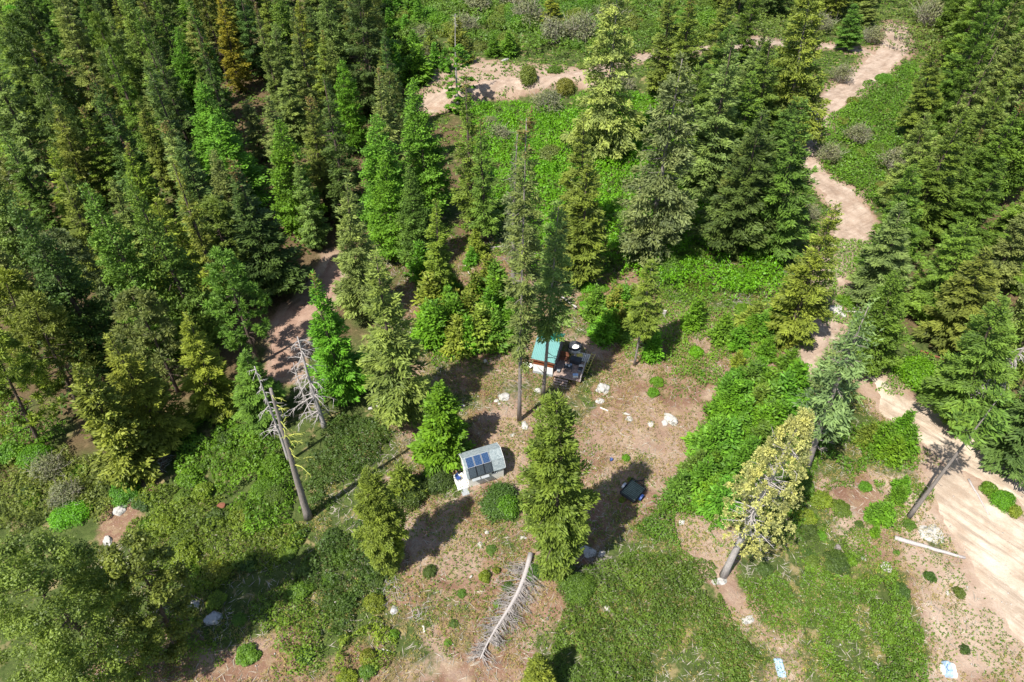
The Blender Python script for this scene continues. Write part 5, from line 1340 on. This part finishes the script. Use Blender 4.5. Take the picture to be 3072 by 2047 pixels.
m1 = MB(); m1.box(W2 + 0.03, W2 + 0.06, 1.7, 2.4, 0.62, 2.4); d_ = m1.build('door', M['brown_wood'], cb); m1 = MB(); m1.box(W2 + .06, W2 + .1, 1.8, 1.85, 1.4, 1.5); m1.build('handle', M['steel'], d_)
# deck (attached to the cabin)
m1 = MB(); x = W2 + 0.12
while x < W2 + 3.4: m1.box(x, x + 0.125, -0.3, 2.9, 0.52, 0.56); x += 0.14
for yy in (-0.2, 1.3, 2.8): m1.box(W2 + 0.12, W2 + 3.4, yy, yy + 0.08, 0.38, 0.515)
m1.build('deck', M['deck_wood'], cb)
for xx, yy in ((W2 + .2, -.2), (W2 + 3.3, -.2), (W2 + 3.3, 2.8), (W2 + .2, 2.8)):
    m1 = MB(); m1.box(xx - .06, xx + .06, yy, yy + .1, -0.6, 0.375); m1.build('post', M['brown_wood'], cb)
for i in range(4):
    m1 = MB(); m1.box(W2 + .3, W2 + 2.0, -0.62 - i * .3, -0.36 - i * .3, 0.34 - i * .12, 0.38 - i * .12); m1.build('step', M['deck_wood'], cb)
m1 = MB()
for i in range(12): m1.bar((W2 + 3.42, -0.25 + i * .27, 0.5), (W2 + 3.42 + rg.uniform(-.05, .1), -0.25 + i * .27 + rg.uniform(-.2, .25), 1.35), 0.06, 0.05)
m1.bar((W2 + 3.42, -0.3, 1.3), (W2 + 3.42, 3.0, 1.3), 0.07, 0.07); m1.bar((W2 + 3.42, -0.3, 0.8), (W2 + 3.42, 3.0, 0.8), 0.05, 0.05)
m1.build('railing', M['dead_wood'], cb)

def cab(x, y, z):
    c, s = math.cos(ang2), math.sin(ang2); return (ca_.x + c * x - s * y, ca_.y + s * x + c * y, ca_.z + z)
# bench on deck
be = empty('bench', cab(W2 + 0.75, 2.45, 0.56), ang2); tag(be, 'red brown slatted bench on the deck against the cabin', 'bench')
m1 = MB()
for i in range(5): m1.box(-.55, .55, -.32 + i * .13, -.22 + i * .13, .42, .45)
m1.build('seat', M['brown_wood'], be)
m1 = MB()
for i in range(5): m1.box(-.55, .55, .36 + i * .03, .39 + i * .03, .5 + i * .12, .6 + i * .12)
m1.build('backrest', M['brown_wood'], be)
for sx in (-.5, .46):
    for sy in (-.3, .3):
        m1 = MB(); m1.box(sx, sx + .05, sy, sy + .05, 0, .42); m1.build('leg', M['brown_wood'], be)
# dark grill / chest
gr = empty('storage_chest', cab(W2 + 2.2, 2.55, 0.56), ang2 - 0.1); tag(gr, 'dark grey rectangular chest at the back of the deck', 'chest')
m1 = MB(); m1.box(-.65, .65, -.35, .35, 0, .62); m1.build('body', M['charcoal'], gr, bevel=0.03)
m1 = MB(); m1.box(-.69, .69, -.39, .39, .625, .70); m1.build('lid', M['charcoal'], gr, bevel=0.02)
# round tub
def lathe(prof, n=28):
    mb = MB(); vs = [(r * math.cos(6.2832 * j / n), r * math.sin(6.2832 * j / n), z) for r, z in prof for j in range(n)]
    fs = [(i * n + j, i * n + (j + 1) % n, (i + 1) * n + (j + 1) % n, (i + 1) * n + j) for i in range(len(prof) - 1) for j in range(n)]
    mb.add(vs, fs); return mb
tb = empty('round_tub', cab(W2 + 1.55, 4.9, 0.9)); tag(tb, 'white round tub with a thick dark blue rim behind the deck', 'tub')
lathe([(0.01, -.9), (.74, -.9), (.78, -.2), (.74, .0), (.7, .0), (.62, -.4), (.01, -.42)]).build('basin', M['white_paint'], tb, True)
lathe([(.50, .05), (.60, .2), (.78, .22), (.86, .08), (.8, -.02), (.6, -.02), (.50, .05)]).build('rim', M['charcoal'], tb, True)
t2 = empty('oval_tub', at(1581, 1103)); t2.rotation_euler.z = -0.2; t2.scale = (1, .7, 1); tag(t2, 'white oval tub on the ground left of the cabin', 'tub')
lathe([(.01, .0), (.5, 0), (.62, .42), (.68, .45), (.68, .42), (.58, .40), (.48, .12), (.01, .1)]).build('basin', M['white_paint'], t2, True)
m1 = MB(); m1.tube([(-.3, 0, .46), (-.1, -.1, .5), (.3, 0, .46)], .03, 6); m1.build('handle', M['black'], t2)
# pallet stack and yellow ladder, crumpled sheet
pl = empty('white_platform', cab(W2 + 2.7, 3.75, 0.0), ang2); tag(pl, 'whitewashed plank platform between the deck and the round tub', 'platform')
m1 = MB()
for i in range(9): m1.box(-1.0 + i * .22, -.83 + i * .22, -.6, .8, .42, .46)
m1.build('top', M['pale_wood'], pl)
m1 = MB()
for sx in (-.9, .9): m1.box(sx, sx + .08, -.55, .75, 0, .415)
m1.build('frame', M['dead_wood'], pl)
ld = empty('yellow_ladder', cab(W2 + 3.75, 2.3, 0.35), ang2 - 0.12); tag(ld, 'yellow ladder lying beside the deck and the white platform', 'ladder')
for sx in (-.22, .22):
    m1 = MB(); m1.bar((sx, -.9, .02), (sx, 2.1, .55), .05, .07); m1.build('rail', M['yellow'], ld)
for i in range(8):
    t = (i + .5) / 8; m1 = MB(); m1.bar((-.2, -.9 + 3 * t, .02 + .53 * t), (.2, -.9 + 3 * t, .02 + .53 * t), .03, .03); m1.build('rung', M['yellow'], ld)
# table with pots on the deck
tt = empty('deck_table', cab(W2 + 1.6, 1.1, 0.56), ang2 + .2); tag(tt, 'small dark table crowded with pots on the deck', 'table')
m1 = MB(); m1.box(-.5, .5, -.35, .35, .68, .72); m1.build('table_top', M['charcoal'], tt)
for sx in (-.45, .4):
    for sy in (-.3, .25):
        m1 = MB(); m1.box(sx, sx + .05, sy, sy + .05, 0, .68); m1.build('leg', M['charcoal'], tt)
for i, (x, y, r, c, w) in enumerate(((-.25, .1, .13, 'white_paint', 'white'), (.1, -.1, .16, 'steel', 'shiny metal'), (.32, .15, .1, 'pale_blue', 'pale blue'))):
    o = lathe([(.01, 0), (r * .8, 0), (r, .18), (r * .9, .18), (r * .7, .04), (.01, .03)], 14).build('pot', M[c], None, True)
    c_, s_2 = math.cos(ang2 + .2), math.sin(ang2 + .2); b = cab(W2 + 1.6, 1.1, 1.282); o.location = (b[0] + c_ * x - s_2 * y, b[1] + s_2 * x + c_ * y, b[2]); tag(o, w + ' pot on the dark deck table', 'pot')

def deck_box(x, y, w, d, h, mat, lid, label, name, cat, z=0.56, rz=0.0):
    e = empty(name, cab(x, y, z), ang2 + rz); tag(e, label, cat)
    m1 = MB(); m1.box(-w / 2, w / 2, -d / 2, d / 2, 0, h); m1.build('body', M[mat], e, bevel=0.02)
    m1 = MB(); m1.box(-w / 2 - .02, w / 2 + .02, -d / 2 - .02, d / 2 + .02, h + .004, h + .05); m1.build('lid', M[lid], e, bevel=0.015)
deck_box(W2 + 2.7, 0.3, .6, .35, .35, 'white_paint', 'pale_blue', 'white cool box with a pale blue lid on the front of the deck', 'cool_box', 'cool box', rz=.3)
deck_box(W2 + 3.0, 1.3, .4, .4, .4, 'grey_paint', 'charcoal', 'grey bin with a dark lid at the right rail of the deck', 'storage_bin', 'bin', rz=-.2)
deck_box(W2 + 3.0, 1.95, .5, .35, .3, 'brown_wood', 'pale_wood', 'brown crate with a pale lid at the right rail of the deck', 'wooden_crate', 'crate', rz=.15)
deck_box(W2 + 0.6, 0.5, .35, .35, .3, 'charcoal', 'steel', 'small dark stove with a metal lid beside the cabin wall', 'camp_stove', 'stove', rz=.1)
deck_box(W2 + 2.4, 3.9, .7, .5, .12, 'pale_wood', 'yellow', 'yellow topped flat case on the whitewashed platform', 'flat_case', 'case', z=0.463, rz=.4)

# ------------------------------------------------------------------ utility trailer
c0, c1, c3 = at(1901, 1517), at(1937, 1476), at(1873, 1476)
tv = c1 - c0; ta = math.atan2(tv.y, tv.x); TL = math.hypot(tv.x, tv.y); TW = (c3 - c0).length
tl = empty('utility_trailer', (c0.x, c0.y, gz(c0.x, c0.y)), ta); tag(tl, 'small black framed utility trailer with greenish wooden bed', 'trailer')
m1 = MB(); m1.box(.06, TL - .06, .06, TW - .06, .42, .46); m1.build('bed', M['bed_wood'], tl)
m1 = MB()
for b in ((0, TL, 0, .05), (0, TL, TW - .05, TW), (0, .05, .05, TW - .05), (TL - .05, TL, .05, TW - .05)):
    m1.box(b[0], b[1], b[2], b[3], .36, .47); m1.box(b[0], b[1], b[2], b[3], .72, .77)
for x in (0, TL / 2, TL - .05):
    for y in (0, TW - .05): m1.box(x, x + .05, y, y + .05, .475, .715)
m1.build('frame', M['black'], tl)
for y, sg in ((-.17, -1), (TW + .17, 1)):
    w = empty('wheel', (TL * .5, y, .29)); w.parent = tl; w.rotation_euler = (R(90), 0, 0)
    lathe([(.17, -.08), (.27, -.09), (.3, 0), (.27, .09), (.17, .08), (.17, -.08)], 20).build('tyre', M['rubber'], w, True)
    lathe([(.01, .03), (.1, .04), (.168, .02), (.168, -.02), (.01, -.03)], 20).build('rim', M['steel'], w, True)
    m1 = MB(); P_ = []
    for i in range(9): P_.append((TL * .5 + .38 * math.cos(math.pi * i / 8), .29 + .36 * math.sin(math.pi * i / 8)))
    for i in range(8): m1.add([(P_[i][0], y - .12, P_[i][1]), (P_[i + 1][0], y - .12, P_[i + 1][1]), (P_[i + 1][0], y + .12, P_[i + 1][1]), (P_[i][0], y + .12, P_[i][1])], [(0, 1, 2, 3)])
    f_ = m1.build('fender', M['steel' if sg > 0 else 'blue'], tl); sm = f_.modifiers.new('t', 'SOLIDIFY'); sm.thickness = .015
m1 = MB(); m1.bar((TL, .3, .38), (TL + .75, TW / 2, .36), .06, .06); m1.bar((TL, TW - .3, .38), (TL + .75, TW / 2, .36), .06, .06); m1.box(TL + .7, TL + .95, TW / 2 - .05, TW / 2 + .05, .33, .40); m1.build('hitch', M['black'], tl)
m1 = MB(); m1.box(-.03, -.0, .1, TW - .1, .5, .7); m1.build('tailgate', M['charcoal'], tl)

# ------------------------------------------------------------------ pale blue covered machine near the lower right
g = at(2842, 2010); q = empty('covered_machine', g, R(-8)); tag(q, 'pale blue tarp covered thing with white side on the bare ground at lower right', 'tarp bundle')
import bmesh
def crumple(name, mat, x0, x1, y0, y1, h, seed, parent):
    bm = bmesh.new(); bmesh.ops.create_grid(bm, x_segments=14, y_segments=14, size=1)
    for v in bm.verts:
        u, w = v.co.x, v.co.y; k = (1 - abs(u) ** 6) * (1 - abs(w) ** 6)
        n = mnoise.noise(Vector((u * 2.2, w * 2.2, seed))) * .3
        v.co = Vector(((x0 + x1) / 2 + u * (x1 - x0) / 2 * (1.08 - .08 * k), (y0 + y1) / 2 + w * (y1 - y0) / 2, max(0.0, k ** .5 * h * (1 + n))))
    me = bpy.data.meshes.new(name); bm.to_mesh(me); bm.free(); o = link(name, me, M[mat], parent)
    s = o.modifiers.new('s', 'SOLIDIFY'); s.thickness = .02; return o
crumple('cover', 'pale_blue', -.35, .25, -.65, .65, .6, 3, q)
crumple('side_cover', 'white_paint', .1, .6, -.6, .6, .45, 5, q)
crumple('side_cover', 'white_paint', -.6, -.3, -.45, .35, .35, 6, q)
m1 = MB(); m1.tube([(-.3, .6, .3), (-.2, .2, .62), (-.32, -.1, .6), (-.15, -.5, .55)], .03, 6); m1.build('strap', M['blue'], q)
g = at(2340, 2003); o = crumple('plastic_sheet', 'pale_blue', -.35, .35, -.8, .8, .18, 9, None); o.location = g; tag(o, 'crumpled pale blue green plastic sheet between the shrub mats', 'plastic sheet')
g = at(1890, 1378 + 6); m1 = lathe([(.01, 0), (.14, 0), (.17, .32), (.15, .32), (.12, .03), (.01, .02)], 16); o = m1.build('bucket', M['blue'], None, True); o.location = at(1833, 1382); tag(o, 'small dark blue bucket on the soil above the trailer', 'bucket')
# small patch of things by the woods: white basin behind cabin
g = at(1768, 1000); o = lathe([(.01, 0), (.22, 0), (.3, .25), (.27, .25), (.2, .04), (.01, .03)], 18).build('basin', M['white_paint'], None, True); o.location = g; tag(o, 'small white basin lying in the shade behind the round tub', 'basin')

# ------------------------------------------------------------------ labels for the repeats, told apart by their landmark
def lm(p, name, zone): g = at(*p); return (g.x, g.y, name, zone)
LMK = [lm((722,275),'the golden fir','west'), lm((735,640),'the widest bright larch','west'), lm((345,600),'the rusty spired fir','west'), lm((650,700),'the orange tipped mint fir','west'),
 lm((838,885),'the tall dark layered fir','west'), lm((605,935),'the broad yellow green fir','west'), lm((775,1095),'the round topped pine','west'), lm((1115,300),'the largest black green fir','west'),
 lm((300,340),'the broad grey green fir','west'), lm((170,440),'the olive fir at the meadow','west'), lm((480,720),'the fir over the shaded gap','west'), lm((978,640),'the upswept dark fir','west'), lm((535,1180),'the wide blue green pine','west'),
 lm((235,1210),'the olive pine','west'), lm((520,430),'the fir by the dark gap','west'), lm((832,190),'the brownish top edge fir','west'), lm((293,740),'the lowest meadow fir','west'),
 lm((2352,430),'the massive drooping fir','east'), lm((2195,760),'the broad dark fir','east'), lm((2361,1023),'the lone fir by the track','east'), lm((2885,1275),'the big fir above the gravel road','east'), lm((2880,115),'the grey boulder','east'),
 lm((2690,80),'the top bend of the road','east'), lm((2560,660),'the middle road bend','east'), lm((2740,1180),'the large round bush','east'), lm((2109,600),'the fir with the yellowish tip','east'), lm((2990,560),'the middle of the east forest','east'), lm((2780,480),'the west side of the east forest','east'), lm((2950,880),'the lower east forest','east'), lm((3060,330),'the right edge of the upper east forest','east'), lm((3020,40),'the upper right corner','east'), lm((2790,-40),'the top right gap','east'), lm((2240,-20),'the top of the massive drooping fir','east'),
 lm((1740,20),'the firs at the top edge','north'), lm((1944,786),'the grey green drooping tree','mid'), lm((2195,760),'the broad dark fir','mid'), lm((2352,430),'the massive drooping fir','mid'), lm((1803,470),'the large pale drooping fir','mid'), lm((2109,600),'the fir with the yellowish tip','mid'), lm((2250,480),'the green fir by the massive one','mid'), lm((1980,20),'the dark olive top edge fir','north'), lm((1803,470),'the large pale drooping fir','north')]
BLM = [lm((1207,1262),'the tall pale fir','b'), lm((1640,1080),'the cabin','b'), lm((1460,1400),'the solar shed','b'), lm((1905,1485),'the trailer','b'), lm((2012,1258),'the largest pale slab','b'), lm((1903,1097),'the small spruce','b'),
 lm((2361,1023),'the lone fir','b'), lm((2507,932),'the big white boulder','b'), lm((2170,1728),'the dying fir','b'), lm((2735,1150),'the large round bush','b'), lm((2725,1553),'the leaning pole tree','b'), lm((2683,1617),'the long grey log','b'),
 lm((1580,1662),'the fallen tree','b'), lm((1459,1987),'the tip of the fallen tree','b'), lm((1326,936),'the slender fir','b'), lm((1460,727),'the green spruce','b'), lm((1290,650),'the wide green larch','b'), lm((1873,788),'the broken brown pole','b'), lm((1944,786),'the grey green drooping tree','b'),
 lm((2195,760),'the broad dark fir','b'), lm((2352,430),'the massive drooping fir','b'), lm((2690,80),'the top bend of the road','b'), lm((2560,660),'the middle road bend','b'), lm((1803,470),'the large pale drooping fir','b'), lm((1372,292),'the bleached topped column tree','b'),
 lm((1546,130),'the white outcrop','b'), lm((1115,300),'the largest black green fir','b'), lm((130,1160),'the yellow tipped edge pine','b'), lm((415,1410),'the cone shaped edge fir','b'), lm((357,1532),'the white rock gully','b'), lm((924,1552),'the lichen covered snag','b'), lm((170,440),'the olive fir at the meadow','b'), lm((60,80),'the upper left corner','b'), lm((3000,60),'the upper right corner','b'), lm((2020,1060),'the scattered saplings','b'), lm((2200,1300),'the row of young conifers','b'), lm((1665,1706),'the dense yellow green fir','b'), lm((20,680),'the left edge meadow','b'), lm((1418,692),'the long spired spruce','b'), lm((1745,722),'the narrow olive fir','b'), lm((1950,1120),'the shrubby slope','b')]
ORD = ['nearest', 'second', 'third', 'fourth', 'fifth', 'sixth', 'seventh', 'eighth', 'ninth', 'tenth', 'eleventh', 'twelfth', 'thirteenth', 'fourteenth', 'fifteenth', 'sixteenth', 'seventeenth', 'eighteenth', 'nineteenth', 'twentieth']
groups = {}
for (o, what, x, y, zone) in AUTO:
    L_ = BLM if zone == 'bush' else [l for l in LMK if l[3] == zone]
    b = min(L_, key=lambda l: math.hypot(l[0] - x, l[1] - y)); dx, dy = x - b[0], y - b[1]
    rel = ('behind' if dy > 0 else 'in front of') if abs(dy) > abs(dx) else ('right of' if dx > 0 else 'left of')
    groups.setdefault((what, rel, b[2]), []).append((math.hypot(dx, dy), o))
for (what, rel, nm), l in groups.items():
    l.sort(key=lambda k: k[0])
    for i, (d_, o) in enumerate(l):
        o['label'] = (ORD[min(i, 19)] + ' ' if len(l) > 1 else '') + what + ' ' + rel + ' ' + nm
